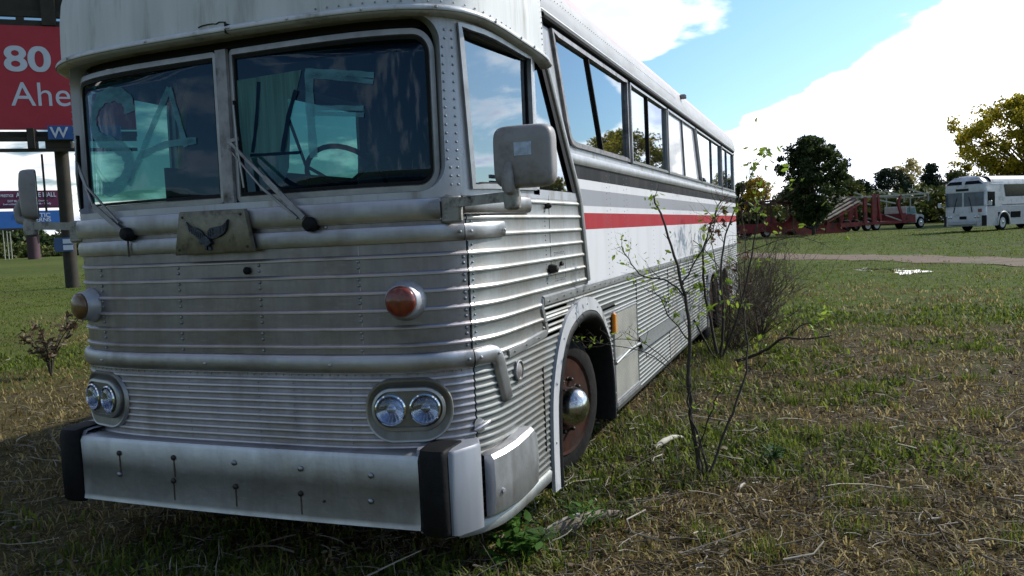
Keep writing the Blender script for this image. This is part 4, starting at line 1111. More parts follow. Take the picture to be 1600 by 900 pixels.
# ============================================================ TERRAIN
def ss(a,b,x): 
    t=np.clip((x-a)/(b-a),0,1); return t*t*(3-2*t)
_lat=rng.random((64,64))
def vnoise(x,y,s):
    x=np.asarray(x)/s; y=np.asarray(y)/s; xi=np.floor(x).astype(int); yi=np.floor(y).astype(int); fx=x-xi; fy=y-yi; fx=fx*fx*(3-2*fx); fy=fy*fy*(3-2*fy)
    g=lambda a,b:_lat[a%64,b%64]
    return (g(xi,yi)*(1-fx)+g(xi+1,yi)*fx)*(1-fy)+(g(xi,yi+1)*(1-fx)+g(xi+1,yi+1)*fx)*fy
def fbm(x,y,s): return .5*vnoise(x,y,s)+.3*vnoise(np.asarray(x)+17.3,y,s*.45)+.2*vnoise(x,np.asarray(y)+9.1,s*.2)
def gh(x,y):
    x=np.asarray(x,float); y=np.asarray(y,float)
    r=np.hypot(x-CAM.x,y-CAM.y); wr=ss(-22,-6,x)
    h=.32*ss(15,55,r)*wr+ (1.0)*ss(60,180,r)+.4*ss(180,600,r)
    h=h+(fbm(x,y,1.7)-.5)*.07*ss(1.5,5,np.abs(x)+0*y+np.where(y<-.5,3,0))+(fbm(x+50,y,9)-.5)*.12*ss(5,20,r)
    return h
def ghs(x,y): return float(gh(x,y))
def axis(n,near,far):
    t=np.linspace(-1,1,n); return np.sign(t)*(near*np.abs(t)+ (far-near)*np.abs(t)**5)
gx=axis(240,26,1500)+2.0; gy=axis(260,26,1500)+3.0
X,Y=np.meshgrid(gx,gy); Z=gh(X,Y)
V=np.stack([X.ravel(),Y.ravel(),Z.ravel()],1); nx,ny=len(gx),len(gy)
i=np.arange(nx-1); j=np.arange(ny-1); I,J=np.meshgrid(i,j); a=(J*nx+I).ravel(); F=np.stack([a,a+1,a+nx+1,a+nx],1)
def ground_mat():
    m,nt=mat('grassy_ground'); v=objco(nt)
    n1=noise(nt,v,.55,7,.6); n2=noise(nt,v,3.2,8,.72); n3=noise(nt,v,28,5,.7); n4=noise(nt,v,.05,3,.5)
    green=ramp(nt,n2,[(.3,(.020,.034,.006)),(.55,(.062,.092,.014)),(.75,(.150,.160,.036))])
    brown=ramp(nt,n3,[(.3,(.012,.010,.006)),(.5,(.058,.044,.020)),(.72,(.16,.125,.065))])
    # distance from camera position region (near = brown litter), written in world space around the coach
    d=N(nt,'ShaderNodeVectorMath',operation='DISTANCE'); L(nt,v,d.inputs[0]); d.inputs[1].default_value=(3.2,1.0,0)
    nearf=N(nt,'ShaderNodeMapRange',interpolation_type='SMOOTHSTEP'); L(nt,d.outputs['Value'],nearf.inputs[0]); nearf.inputs[1].default_value=5.5; nearf.inputs[2].default_value=12; nearf.inputs[3].default_value=.14; nearf.inputs[4].default_value=-.04
    d2=N(nt,'ShaderNodeVectorMath',operation='DISTANCE'); L(nt,v,d2.inputs[0]); d2.inputs[1].default_value=(-8,4,0)
    nf2=N(nt,'ShaderNodeMapRange',interpolation_type='SMOOTHSTEP'); L(nt,d2.outputs['Value'],nf2.inputs[0]); nf2.inputs[1].default_value=5; nf2.inputs[2].default_value=10; nf2.inputs[3].default_value=.14; nf2.inputs[4].default_value=0
    n1=math_(nt,'ADD',n1,nf2.outputs[0])
    f=math_(nt,'ADD',math_(nt,'ADD',math_(nt,'MULTIPLY',n1,.6),math_(nt,'MULTIPLY',n2,.4)),nearf.outputs[0])
    f=ramp(nt,f,[(.46,(0,0,0)),(.60,(1,1,1))])
    c=mix(nt,f,green,brown)
    yl=ramp(nt,n4,[(.45,(0,0,0)),(.6,(.35,.35,.35))]); c=mix(nt,yl,c,(.12,.13,.035))
    principled(nt,Base_Color=c,Roughness=.95,Specular_IOR_Level=.1,Normal=bump(nt,n3,.8,.03)); return m
g=np_mesh('ground',V,F,ground_mat()); tag(g,kind='structure'); g.data.polygons.foreach_set('use_smooth',[True]*len(g.data.polygons))
# dirt track
rp=[(-26,52),(-12,41),(-5,35),(.57,30.9),(4.86,26.6),(8.2,23.0),(16,16),(30,6)]
rp=smoothpath(rp,12); vs=[];k=len(rp); nW=9
for q,(x,y) in enumerate(rp):
    a=rp[max(q-1,0)];b=rp[min(q+1,k-1)]; t=Vector((b[0]-a[0],b[1]-a[1])).normalized(); nrm=(-t.y,t.x)
    for e in range(nW):
        w_=(e/(nW-1)*2-1)*(1.45+1.1*(vnoise(x+e*3.3,y,.8)-.5) if e in(0,nW-1) else 1.35); xx,yy=x+nrm[0]*w_,y+nrm[1]*w_
        vs.append((xx,yy,ghs(xx,yy)+.012-.03*math.exp(-((abs(w_)-.8)/.25)**2)*0))
def dirt():
    m,nt=mat('dirt_track'); v=objco(nt); n1=noise(nt,v,2.2,8,.7); n2=noise(nt,v,.8,4,.6)
    c=ramp(nt,n1,[(.3,(.075,.046,.028)),(.7,(.175,.115,.075))]); c=mix(nt,ramp(nt,n2,[(.55,(0,0,0)),(.66,(.8,.8,.8))]),c,(.05,.075,.02))
    principled(nt,Base_Color=c,Roughness=.95,Normal=bump(nt,n1,.5,.03)); return m
mb=MB(); mb.add(vs,[(q*nW+e,(q+1)*nW+e,(q+1)*nW+e+1,q*nW+e+1) for q in range(k-1) for e in range(nW-1)]); tag(mb.build('dirt_track',dirt(),None,True),kind='structure')
_rpa=np.array(rp)
def offroad(x,y):
    d=np.full(len(x),1e9)
    for a_,b_ in zip(_rpa[:-1:3],list(_rpa[3::3])+[_rpa[-1]]):
        ab=b_-a_; L2=max((ab**2).sum(),1e-6); t=np.clip(((x-a_[0])*ab[0]+(y-a_[1])*ab[1])/L2,0,1); d=np.minimum(d,np.hypot(x-a_[0]-t*ab[0],y-a_[1]-t*ab[1]))
    return (d>1.45)|((d>.9)&(rng.random(len(x))<.45))|(rng.random(len(x))<.08)
# ============================================================ GRASS, LITTER
def leafmat(name,cols,rough=.6,scale=3.0,transl=.35):
    m,nt=mat(name); geo=N(nt,'ShaderNodeNewGeometry'); v=objco(nt)
    n=noise(nt,v,scale,3,.6); r=geo.outputs['Random Per Island']
    f=math_(nt,'ADD',math_(nt,'MULTIPLY',n,.5),math_(nt,'MULTIPLY',r,.5))
    k=len(cols); c=ramp(nt,f,[(.25+.5*i/(k-1),cc) for i,cc in enumerate(cols)])
    d=N(nt,'ShaderNodeBsdfPrincipled'); L(nt,c,d.inputs['Base Color']); d.inputs['Roughness'].default_value=rough; d.inputs['Specular IOR Level'].default_value=.25
    t=N(nt,'ShaderNodeBsdfTranslucent'); L(nt,c,t.inputs[0]); a=N(nt,'ShaderNodeMixShader',i={0:transl}); L(nt,d.outputs[0],a.inputs[1]); L(nt,t.outputs[0],a.inputs[2])
    o=N(nt,'ShaderNodeOutputMaterial'); L(nt,a.outputs[0],o.inputs[0]); return m
M['grass']=leafmat('green_grass',[(.040,.062,.009),(.095,.140,.016),(.21,.24,.040)],transl=.5)
M['drygrass']=leafmat('dry_grass',[(.09,.060,.022),(.22,.165,.060),(.44,.36,.17)],transl=.5)
M['litter']=leafmat('dead_stalks',[(.030,.022,.015),(.13,.105,.078),(.42,.38,.31)],.8,5,.1)
M['fargrass']=leafmat('field_grass',[(.050,.085,.011),(.100,.145,.020),(.20,.22,.045)],transl=.6)
def scatter(n,r0,r1,a0=-62,a1=34,p=1.0):
    # azimuth degrees from +Y; radius density ~ r^-p per unit radius * r
    u=rng.random(n)
    if p==1.0: r=r0*(r1/r0)**u
    else: r=(r0**(1-p)+u*(r1**(1-p)-r0**(1-p)))**(1/(1-p))
    az=np.radians(a0+(a1-a0)*rng.random(n)); return CAM.x+r*np.sin(az),CAM.y+r*np.cos(az),r
def clear(x,y):
    under=(np.abs(x)<.75)&(y>.5)&(y<10.5)
    return (~under)&offroad(x,y)
def tuft(name,n,r0,r1,h0,h1,w,mat_,sel,blades=4,flat=.5,p=1.0,label=None):
    x,y,r=scatter(n,r0,r1,p=p); k=sel(x,y,r)&clear(x,y); x,y,r=x[k],y[k],r[k]; n=len(x)
    x=np.repeat(x,blades)+rng.normal(0,.018,n*blades)*np.repeat(1+r*.12,blades); y=np.repeat(y,blades)+rng.normal(0,.018,n*blades)*np.repeat(1+r*.12,blades); r=np.repeat(r,blades); n=len(x)
    z=gh(x,y)-.004; h=(h0+(h1-h0)*rng.random(n)**1.6)*(1+.012*r); a=rng.random(n)*2*np.pi; lean=(flat*rng.random(n)**.8+.1)*h*1.6
    ww=w*(.6+.8*rng.random(n))*(1+r*.16); a2=a+rng.normal(0,.5,n)+np.pi/2
    dx,dy=np.cos(a)*lean,np.sin(a)*lean; px,py=np.cos(a2)*ww/2,np.sin(a2)*ww/2
    V=np.zeros((n,5,3)); 
    V[:,0]=np.stack([x-px,y-py,z],1); V[:,1]=np.stack([x+px,y+py,z],1)
    V[:,2]=np.stack([x+px*.8+dx*.4,y+py*.8+dy*.4,z+h*.62],1); V[:,3]=np.stack([x-px*.8+dx*.4,y-py*.8+dy*.4,z+h*.62],1)
    V[:,4]=np.stack([x+dx,y+dy,z+h*(.95-.25*flat)],1)
    b=np.arange(n)*5; F=np.stack([np.stack([b,b+1,b+2],1),np.stack([b,b+2,b+3],1),np.stack([b+3,b+2,b+4],1)],1).reshape(-1,3)
    o=np_mesh(name,V.reshape(-1,3),F,mat_); tag(o,label,'grass' if label else None,kind='stuff'); return o
patch=lambda x,y:fbm(x+3,y+11,1.3)*.55+fbm(x,y,4.5)*.45
nearb=lambda x,y:.13*(1-ss(4.5,11,np.hypot(x-3.2,y-1.0)))+.10*(1-ss(5,10,np.hypot(x+8,y-4)))
gsel=lambda x,y,r:(patch(x,y)-nearb(x,y)+rng.normal(0,.03,len(x))>.43)
dsel=lambda x,y,r:(patch(x,y)-nearb(x,y)*.6+rng.normal(0,.05,len(x))<.475)
tuft('green_grass',50000,1.7,16,.02,.10,.0070,M['grass'],gsel,4,.6,1.0,'short green grass growing in patches around the coach')
tuft('distant_grass',60000,12,70,.02,.05,.004,M['fargrass'],lambda x,y,r:(patch(x,y)+rng.normal(0,.1,len(x))>.36)&(np.abs(1)>0),3,.4,1.0,'grass of the field beyond the dirt track')
tuft('dry_grass',36000,1.7,24,.02,.10,.0048,M['drygrass'],dsel,4,.85,1.0,'dry yellow grass between the green patches')
def neartuft(name,pts,n,sp,h0,h1,w,mat_,label):
    pts=np.array(pts); k=rng.integers(0,len(pts),n); x=pts[k,0]+rng.normal(0,sp,n); y=pts[k,1]+rng.normal(0,sp,n); ok=(x>1.10)|(y<-.55); x,y=x[ok],y[ok]; n=len(x)
    z=gh(x,y)-.004; h=h0+(h1-h0)*rng.random(n)**1.5; a=rng.random(n)*2*np.pi; lean=(.6*rng.random(n)+.1)*h; ww=w*(.6+.8*rng.random(n)); a2=a+np.pi/2
    dx,dy=np.cos(a)*lean,np.sin(a)*lean; px,py=np.cos(a2)*ww/2,np.sin(a2)*ww/2; V=np.zeros((n,5,3))
    V[:,0]=np.stack([x-px,y-py,z],1); V[:,1]=np.stack([x+px,y+py,z],1); V[:,2]=np.stack([x+px*.8+dx*.35,y+py*.8+dy*.35,z+h*.6],1); V[:,3]=np.stack([x-px*.8+dx*.35,y-py*.8+dy*.35,z+h*.6],1); V[:,4]=np.stack([x+dx,y+dy,z+h*.9],1)
    b=np.arange(n)*5; F=np.stack([np.stack([b,b+1,b+2],1),np.stack([b,b+2,b+3],1),np.stack([b+3,b+2,b+4],1)],1).reshape(-1,3)
    o=np_mesh(name,V.reshape(-1,3),F,mat_); tag(o,label,'grass',kind='stuff')
_edge=[(1.28+.12*rng.random(),y) for y in np.arange(-.3,11,.12)]+[(x,-.75-.1*rng.random()) for x in np.arange(-1.2,1.2,.15)]+[(1.96,1.19)]*8+[(1.52,5.8)]*10
neartuft('long_grass',_edge,3200,.10,.04,.15,.005,M['grass'],'longer green grass growing along the skirt of the coach')
neartuft('long_dry_grass',_edge,2200,.16,.04,.18,.0035,M['litter'],'long dry grass along the skirt of the coach')
_cl=[(CAM.x+rr_*math.sin(R(a_)),CAM.y+rr_*math.cos(R(a_))) for rr_,a_ in zip(2.6+9*rng.random(46),-10+24*rng.random(46))]+[(CAM.x+rr_*math.sin(R(a_)),CAM.y+rr_*math.cos(R(a_))) for rr_,a_ in zip(8+8*rng.random(20),-60+12*rng.random(20))]
neartuft('grass_clumps',_cl,9000,.07,.04,.15,.005,M['grass'],'scattered taller green grass clumps in the field')
def sticks(name,n,r0,r1,l0,l1,w,mat_,sel,lift=.03,label=None,p=1.2):
    x,y,r=scatter(n,r0,r1,p=p); k=sel(x,y,r)&clear(x,y); x,y,r=x[k],y[k],r[k]; n=len(x)
    a=rng.random(n)*np.pi*2; l=l0+(l1-l0)*rng.random(n)**2; segs=3; V=np.zeros((n,(segs+1)*3,3)); 
    ww=w*(.5+rng.random(n))*(1+.10*r); bend=rng.normal(0,.5,n); z0=gh(x,y)+.004+rng.random(n)*lift*.6; pit=rng.normal(0,.16,n)
    cx,cy,cz=x.copy(),y.copy(),z0.copy(); aa=a.copy()
    for s in range(segs+1):
        t=1-.5*s/segs; nx_,ny_=-np.sin(aa)*ww*t/2,np.cos(aa)*ww*t/2
        V[:,3*s]=np.stack([cx+nx_,cy+ny_,cz],1); V[:,3*s+1]=np.stack([cx-nx_,cy-ny_,cz],1); V[:,3*s+2]=np.stack([cx,cy,cz+ww*t*.8],1)
        cx=cx+np.cos(aa)*l/segs; cy=cy+np.sin(aa)*l/segs; cz=np.maximum(cz+l/segs*pit,gh(cx,cy)+.003); aa=aa+bend
    b=np.arange(n)*(segs+1)*3; F=[]
    for s in range(segs):
        for j in range(3):
            j2=(j+1)%3; F.append(np.stack([b+3*s+j,b+3*s+j2,b+3*s+3+j2,b+3*s+3+j],1))
    F=np.concatenate(F); o=np_mesh(name,V.reshape(-1,3),F,mat_); tag(o,label,'litter',kind='stuff'); return o
near=lambda x,y,r:(fbm(x,y,1.1)+.30*(1-ss(3.5,9,np.hypot(x-2.6,y-1.0)))+rng.normal(0,.08,len(x))>.50)
sticks('dead_stalks',26000,1.6,16,.03,.22,.0040,M['litter'],near,.05,'dead grey stalks and twigs littering the ground beside the coach')
sticks('fallen_twigs',1100,1.8,9,.15,.6,.006,M['litter'],near,.10,'longer fallen twigs lying in the litter')
def leaves(name,n,r0,r1,s0,s1,mat_,sel,label):
    x,y,r=scatter(n,r0,r1,p=1.2); k=sel(x,y,r)&clear(x,y); x,y,r=x[k],y[k],r[k]; n=len(x)
    a=rng.random(n)*2*np.pi; s=(s0+(s1-s0)*rng.random(n)**2)*(1+.05*r); z=gh(x,y)+.006+rng.random(n)*.03; t1,t2=rng.normal(0,.45,n),rng.normal(0,.45,n)
    cu,su=np.cos(a),np.sin(a); V=np.zeros((n,6,3))
    for i,(u,v,w_) in enumerate(((-1,0,.0),(-.3,.42,.12),(.5,.35,.1),(1,0,0),(.5,-.35,.12),(-.3,-.42,.1))):
        V[:,i]=np.stack([x+(cu*u-su*v)*s,y+(su*u+cu*v)*s,z+s*(u*t1+v*t2)+s*w_+s*.4],1)
    b=np.arange(n)*6; F=np.concatenate([np.stack([b,b+1,b+2,b+3],1),np.stack([b,b+3,b+4,b+5],1)]); o=np_mesh(name,V.reshape(-1,3),F,mat_); tag(o,label,'leaves',kind='stuff'); return o
M['deadleaf']=leafmat('dead_leaves',[(.05,.03,.018),(.12,.08,.045),(.30,.25,.18)],.7,8,.2)
leaves('fallen_leaves',9000,1.7,12,.006,.022,M['deadleaf'],near,'brown and pale fallen leaves on the ground near the coach')
M['bigleaf']=leafmat('weed_leaf',[(.025,.06,.012),(.05,.12,.02),(.10,.20,.04)],.4,6,.35)
# broad leaved ground weeds right side
leaves('broadleaf_ground_cover',3500,1.9,9,.008,.020,M['bigleaf'],lambda x,y,r:(patch(x+9,y+4)>.56),'small broadleaf weeds among the grass')
# ============================================================ PLANTS
M['bark']=simple('dark_bark',(.055,.046,.036),.9,0,.35,25,bmp=.4)
M['twig']=simple('grey_twig',(.085,.060,.042),.9,0,.3,30)
M['lime']=leafmat('lime_leaves',[(.12,.20,.02),(.22,.32,.035),(.36,.46,.07)],.5,9,.45)
M['redleaf']=leafmat('reddish_brown_leaves',[(.06,.025,.015),(.12,.05,.03),(.16,.11,.04)],.6,9,.3)
def leafcluster(mb,c,n,spread,size):
    for _ in range(n):
        p=Vector(c)+Vector((random.gauss(0,spread),random.gauss(0,spread),random.gauss(0,spread*.8)))
        a=Vector((random.gauss(0,1),random.gauss(0,1),random.gauss(0,.7))).normalized(); b=a.orthogonal().normalized(); b.rotate(Matrix.Rotation(random.random()*6.28,3,a)); s=size*(.6+.8*random.random())
        q=a.cross(b)*.15*s
        mb.add([p-a*s,p-a*.2*s+b*.42*s+q,p+a*.5*s+b*.33*s+q,p+a*s,p+a*.5*s-b*.33*s+q,p-a*.2*s-b*.42*s+q],[(0,1,2,3),(0,3,4,5)])
def twigs(mb,path,r,n,l,depth=1,tips=None,up=.4):
    P=[Vector(p) for p in path]
    for _ in range(n):
        i=random.uniform(.25,1)*(len(P)-1); k=min(int(i),len(P)-2); p=P[k].lerp(P[k+1],i-k); d=(P[k+1]-P[k]).normalized()
        v=(d*.5+Vector((random.gauss(0,.7),random.gauss(0,.7),random.gauss(up,.4)))).normalized(); ll=l*random.uniform(.4,1.2); q=[p]
        for s in range(3): v=(v+Vector((random.gauss(0,.22),random.gauss(0,.22),random.gauss(.05,.2)))).normalized(); q.append(q[-1]+v*ll/3)
        rr=r*random.uniform(.5,.9); mb.tube(q,[rr,rr*.75,rr*.5,rr*.3],5,False)
        if tips is not None: tips+= [q[-1],q[-2],q[1]]
        if depth>1: twigs(mb,q,rr*.6,2,ll*.5,depth-1,tips,up)
def sapling(name,label,group,stems,leafpts,twn,twl,leafmat_='lime',nleaf=7,size=.022,extra=None):
    base=Vector(stems[0][0][0]); e=empty(name,base); tag(e,label,'sapling',group); inv=-base
    mb=MB(); tips=[]
    for k,(path,r0,r1) in enumerate(stems):
        P=smoothpath([tuple(Vector(p)+inv) for p in path],4); n=len(P)
        P=[Vector(p)+Vector((random.gauss(0,.006),random.gauss(0,.006),0)) for p in P]
        mb.tube(P,[r0+(r1-r0)*i/(n-1) for i in range(n)],7); twigs(mb,P,max(r1*.8,.003),twn,twl,2,tips)
    mb.build('branches',M['bark'],e,True)
    mb=MB()
    for c in leafpts: leafcluster(mb,Vector(c)+inv,nleaf,.035,size)
    for t in random.sample(tips,min(len(tips),extra or 0)): leafcluster(mb,t,2,.02,size*.8)
    mb.build('leaves',M[leafmat_],e)
    return e
def pth(Y,pts,dy=0):  # stems laid out at a real depth near Y, spreading in depth as they rise
    n=len(pts); return [tuple(atY(px,py,Y+dy*i/(n-1))) for i,(px,py) in enumerate(pts)]
Yb=1.25
stems=[(pth(Yb,[(1100,752),(1085,690),(1078,600),(1076,500),(1062,430),(1045,370),(1022,305)],.25),.017,.006),
 (pth(Yb,[(1106,748),(1098,700),(1075,640),(1080,600)],.05),.010,.006),
 (pth(Yb,[(1104,750),(1128,690),(1152,630),(1166,560),(1160,470),(1150,410)],.35),.010,.004),
 (pth(Yb,[(1100,745),(1092,700),(1112,650),(1120,610)],-.3),.006,.003),
 (pth(Yb+.15,[(1070,462),(1040,438),(1005,432),(985,412),(972,384)],-.15),.006,.003),
 (pth(Yb+.15,[(1066,445),(1085,410),(1108,372),(1120,330)],.15),.006,.003),
 (pth(Yb+.12,[(1076,530),(1050,500),(1030,465),(1010,452)],-.1),.005,.002),
 (pth(Yb+.1,[(1080,615),(1050,580),(1010,552),(960,540),(905,532)],-.25),.004,.002),
 (pth(Yb+.1,[(1078,600),(1040,560),(1000,535),(965,530),(940,540),(905,545)],-.2),.003,.002)]
lp=[tuple(atY(x,y,Yb+.2)) for x,y in ((1022,305),(1015,312),(1028,318),(972,384),(968,405),(985,430),(1000,420),(995,432),(1015,450),(1045,470),(1052,455),(1068,420),(1085,455),(1060,500),(1052,487),(1088,480),(1098,488),(1100,410),(1120,330),(1045,400),(1080,520),(1110,392),(1125,470),(1005,405))]
sapling('sapling','slim dark sapling with sparse lime leaves in front of the coach flank','saplings beside the coach',stems,lp,12,.15,size=.020,extra=70,nleaf=5)
Y2=5.8; bz2=ghs(1.5,5.8)
stems=[(pth(Y2,[(1122,568),(1110,500),(1098,430),(1105,370),(1128,310)],.4),.020,.007),
 (pth(Y2,[(1124,568),(1130,490),(1126,420),(1140,350),(1165,290)],.2),.018,.006),
 (pth(Y2,[(1126,566),(1150,500),(1170,420),(1185,340),(1200,300)],-.3),.015,.005),
 (pth(Y2,[(1120,566),(1085,500),(1070,440),(1062,380)],.3),.012,.004),
 (pth(Y2,[(1128,568),(1165,560),(1200,545),(1225,528),(1255,530),(1300,524)],-.6),.024,.006),
 (pth(Y2,[(1216,533),(1240,518),(1262,505),(1290,520)],-.3),.010,.004),
 (pth(Y2+.3,[(1160,300),(1180,262),(1200,240)],-.2),.005,.003),
 (pth(Y2+.2,[(1140,350),(1170,332),(1205,320),(1240,300)],-.2),.006,.003),
 (pth(Y2+.2,[(1150,400),(1190,385),(1240,370),(1290,382)],-.5),.006,.003),
 (pth(Y2+.2,[(1126,420),(1090,380),(1060,360),(1048,335)],.1),.006,.003)]
lp=[tuple(atY(x,y,Y2+.2)) for x,y in ((1105,370),(1095,400),(1120,430),(1088,450),(1110,480),(1135,440),(1060,380),(1190,240),(1200,238),(1180,262))]
sapling('sapling','multi-stemmed leafless sapling with one long bare branch reaching right over the grass','saplings beside the coach',stems,lp,20,.45,size=.045,extra=110,nleaf=6)
e2=[]
stems=[(pth(6.6,[(1135,548),(1140,480),(1120,420),(1110,350)],.5),.012,.004),(pth(6.6,[(1135,548),(1160,470),(1165,400),(1160,330)],.5),.012,.004)]
sapling('sapling','reddish dry brush with brown leaves standing close against the middle of the coach','saplings beside the coach',stems,[tuple(atY(x,y,6.8)) for x,y in ((1110,360),(1120,340),(1105,352),(1130,350),(1122,365),(1128,330),(1115,376))],13,.42,'redleaf',9,.035,extra=60)
def drybush(name,label,cx,cy,n,h,spread,mat_='twig',r=.004):
    z=ghs(cx,cy); e=empty(name,(cx,cy,z)); tag(e,label,'bush','dry bushes'); mb=MB()
    for _ in range(n):
        a=random.random()*6.28; d=random.random()*spread; v=Vector((math.cos(a)*d,math.sin(a)*d,h*random.uniform(.6,1.1))); p=[Vector((math.cos(a)*.05,math.sin(a)*.05,0))]
        for s in range(4): p.append(p[0]+v*((s+1)/4)+Vector((random.gauss(0,.09*h),random.gauss(0,.09*h),0)))
        mb.tube(p,[r,r*.85,r*.7,r*.5,r*.3],4,False); twigs(mb,p,r*.7,7,h*.34,2,None,.25)
    mb.build('branches',M[mat_],e); return e
drybush('dry_bush','tangle of thin dry brown stems by the rear half of the coach',1.8,8.2,46,1.25,1.1,r=.006)
drybush('dry_bush','dense low brown brush against the lower flank of the coach between the saplings',1.62,6.7,44,.95,.5,r=.005)
drybush('dry_bush','lower grey brush just behind the multi-stemmed sapling',1.7,10.2,40,1.25,.8,r=.007)
drybush('dry_bush','small dark dead weed standing alone in the right foreground grass',2.59,.91,4,.36,.10,'bark',.003)
# curled dead weed at left
p=(-6.85,3.84); e=empty('dead_weed',(p[0],p[1],ghs(*p))); tag(e,'withered brown weed with curled leaves standing in the grass left of the coach','weed'); mb=MB(); lf=MB(); tips=[]
for k in range(7):
    a=k*.9; q=[Vector((0,0,0)),Vector((.05*math.cos(a),.05*math.sin(a),.25)),Vector((.22*math.cos(a),.22*math.sin(a),.45+.1*random.random())),Vector((.42*math.cos(a),.42*math.sin(a),.50+.45*random.random()))]; mb.tube(q,[.012,.010,.007,.004],6,False); twigs(mb,q,.004,4,.18,1,tips)
mb.build('stem',M['bark'],e)
for t in tips: leafcluster(lf,t,3,.04,.045)
lf.build('leaves',M['deadleaf'],e)
# green weed under the bumper corner
def weed(name,label,x,y,n,h,ls):
    e=empty(name,(x,y,ghs(x,y))); tag(e,label,'weed','green weeds'); mb=MB(); st=MB()
    for k in range(n):
        a=random.random()*6.28; d=random.random()*h*.9; top=Vector((math.cos(a)*d,math.sin(a)*d,h*random.uniform(.35,1))); st.tube([(0,0,0),top*.5+Vector((0,0,.02)),top],[.003,.0025,.0015],5,False)
        for t in (.4,.6,.8,1.0):
            for sgn in (1,-1):
                c=top*t; dr=(Vector((math.cos(a+sgn*1.2),math.sin(a+sgn*1.2),random.uniform(-.2,.5)))).normalized(); s=ls*random.uniform(.6,1.2); sdv=dr.cross(Vector((0,0,1))).normalized()
                mb.add([c,c+dr*s*.35+sdv*s*.22,c+dr*s*.8+sdv*s*.18,c+dr*s*1.2,c+dr*s*.8-sdv*s*.18,c+dr*s*.35-sdv*s*.22],[(0,1,2,3),(0,3,4,5)])
    st.build('stem',M['bigleaf'],e); mb.build('leaves',M['bigleaf'],e)
weed('green_weed','leafy green weed growing right under the bumper corner',1.24,-.22,18,.21,.085)
weed('green_weed','smaller green weed behind the bumper corner beside the pale log',1.42,.22,9,.20,.05)
weed('green_weed','low grassy green weed clump in the right foreground',2.35,1.75,14,.12,.035)
# log and sticks
def log(name,label,pts,rs,mt):
    z=[ghs(x,y)+r*.7+dz for (x,y,dz),r in zip(pts,rs)]; base=Vector((pts[0][0],pts[0][1],ghs(*pts[0][:2]))); mb=MB()
    P=[Vector((x,y,zz))-base for (x,y,_),zz in zip(pts,z)]; P2=smoothpath([tuple(p) for p in P],5); n=len(P2); R_=np.interp(np.linspace(0,1,n),np.linspace(0,1,len(rs)),rs)
    mb.tube(P2,[float(r)*random.uniform(.9,1.12) for r in R_],10); o=mb.build(name,mt,None,True,60); o.location=base; tag(o,label,'branch'); return o
M['log']=simple('weathered_log',(.17,.145,.11),.9,0,.4,14,bmp=.5,dirt=(.05,.04,.03)); M['palewood']=simple('bleached_wood',(.42,.39,.33),.85,0,.25,14,bmp=.3)
log('fallen_log','thick grey fallen log lying in the litter right of the bumper',[(1.29,.06,-.01),(1.36,.14,0),(1.43,.26,.015),(1.50,.40,.01),(1.58,.54,-.01)],[.03,.042,.038,.03,.016],M['log'])
log('broken_board','narrow bleached splinter leaning against the thick fallen log',[(1.27,.10,.02),(1.36,.20,.05),(1.42,.26,.07)],[.012,.016,.010],M['palewood'])
log('fallen_branch','bleached white stick lying beside the slim sapling',[(1.52,1.85,.01),(1.57,1.98,.03),(1.62,2.12,.03),(1.67,2.2,.01)],[.018,.022,.018,.012],M['palewood'])
log('fallen_branch','short white chip in the grass right of the slim sapling base',[(2.18,1.08,.01),(2.21,1.16,.02)],[.012,.008],M['palewood'])

M['water']=simple('muddy_water',(.03,.03,.025),.03,0,.2,3)
for k_,(px,py,aa,bb_) in enumerate(((1374,421,.5,1.0),(1418,424,.42,.8))):
    d_=ray(px,py); tt_=(ghs(6,22)-CAM.z)/d_.z; c_=CAM+d_*tt_; mb=MB(); vs=[]
    for i in range(28):
        a=2*math.pi*i/28; rr_=1+.35*math.sin(3*a+k_)+.2*math.sin(7*a+2*k_); x_,y_=c_.x+aa*rr_*math.cos(a),c_.y+bb_*rr_*math.sin(a); vs.append((x_,y_))
    zz_=max(ghs(*v) for v in vs)-.02
    mb.add([(x_,y_,max(zz_,ghs(x_,y_)+.004)) for x_,y_ in vs],[tuple(range(28))]); tag(mb.build('puddle',M['water']),kind='structure')
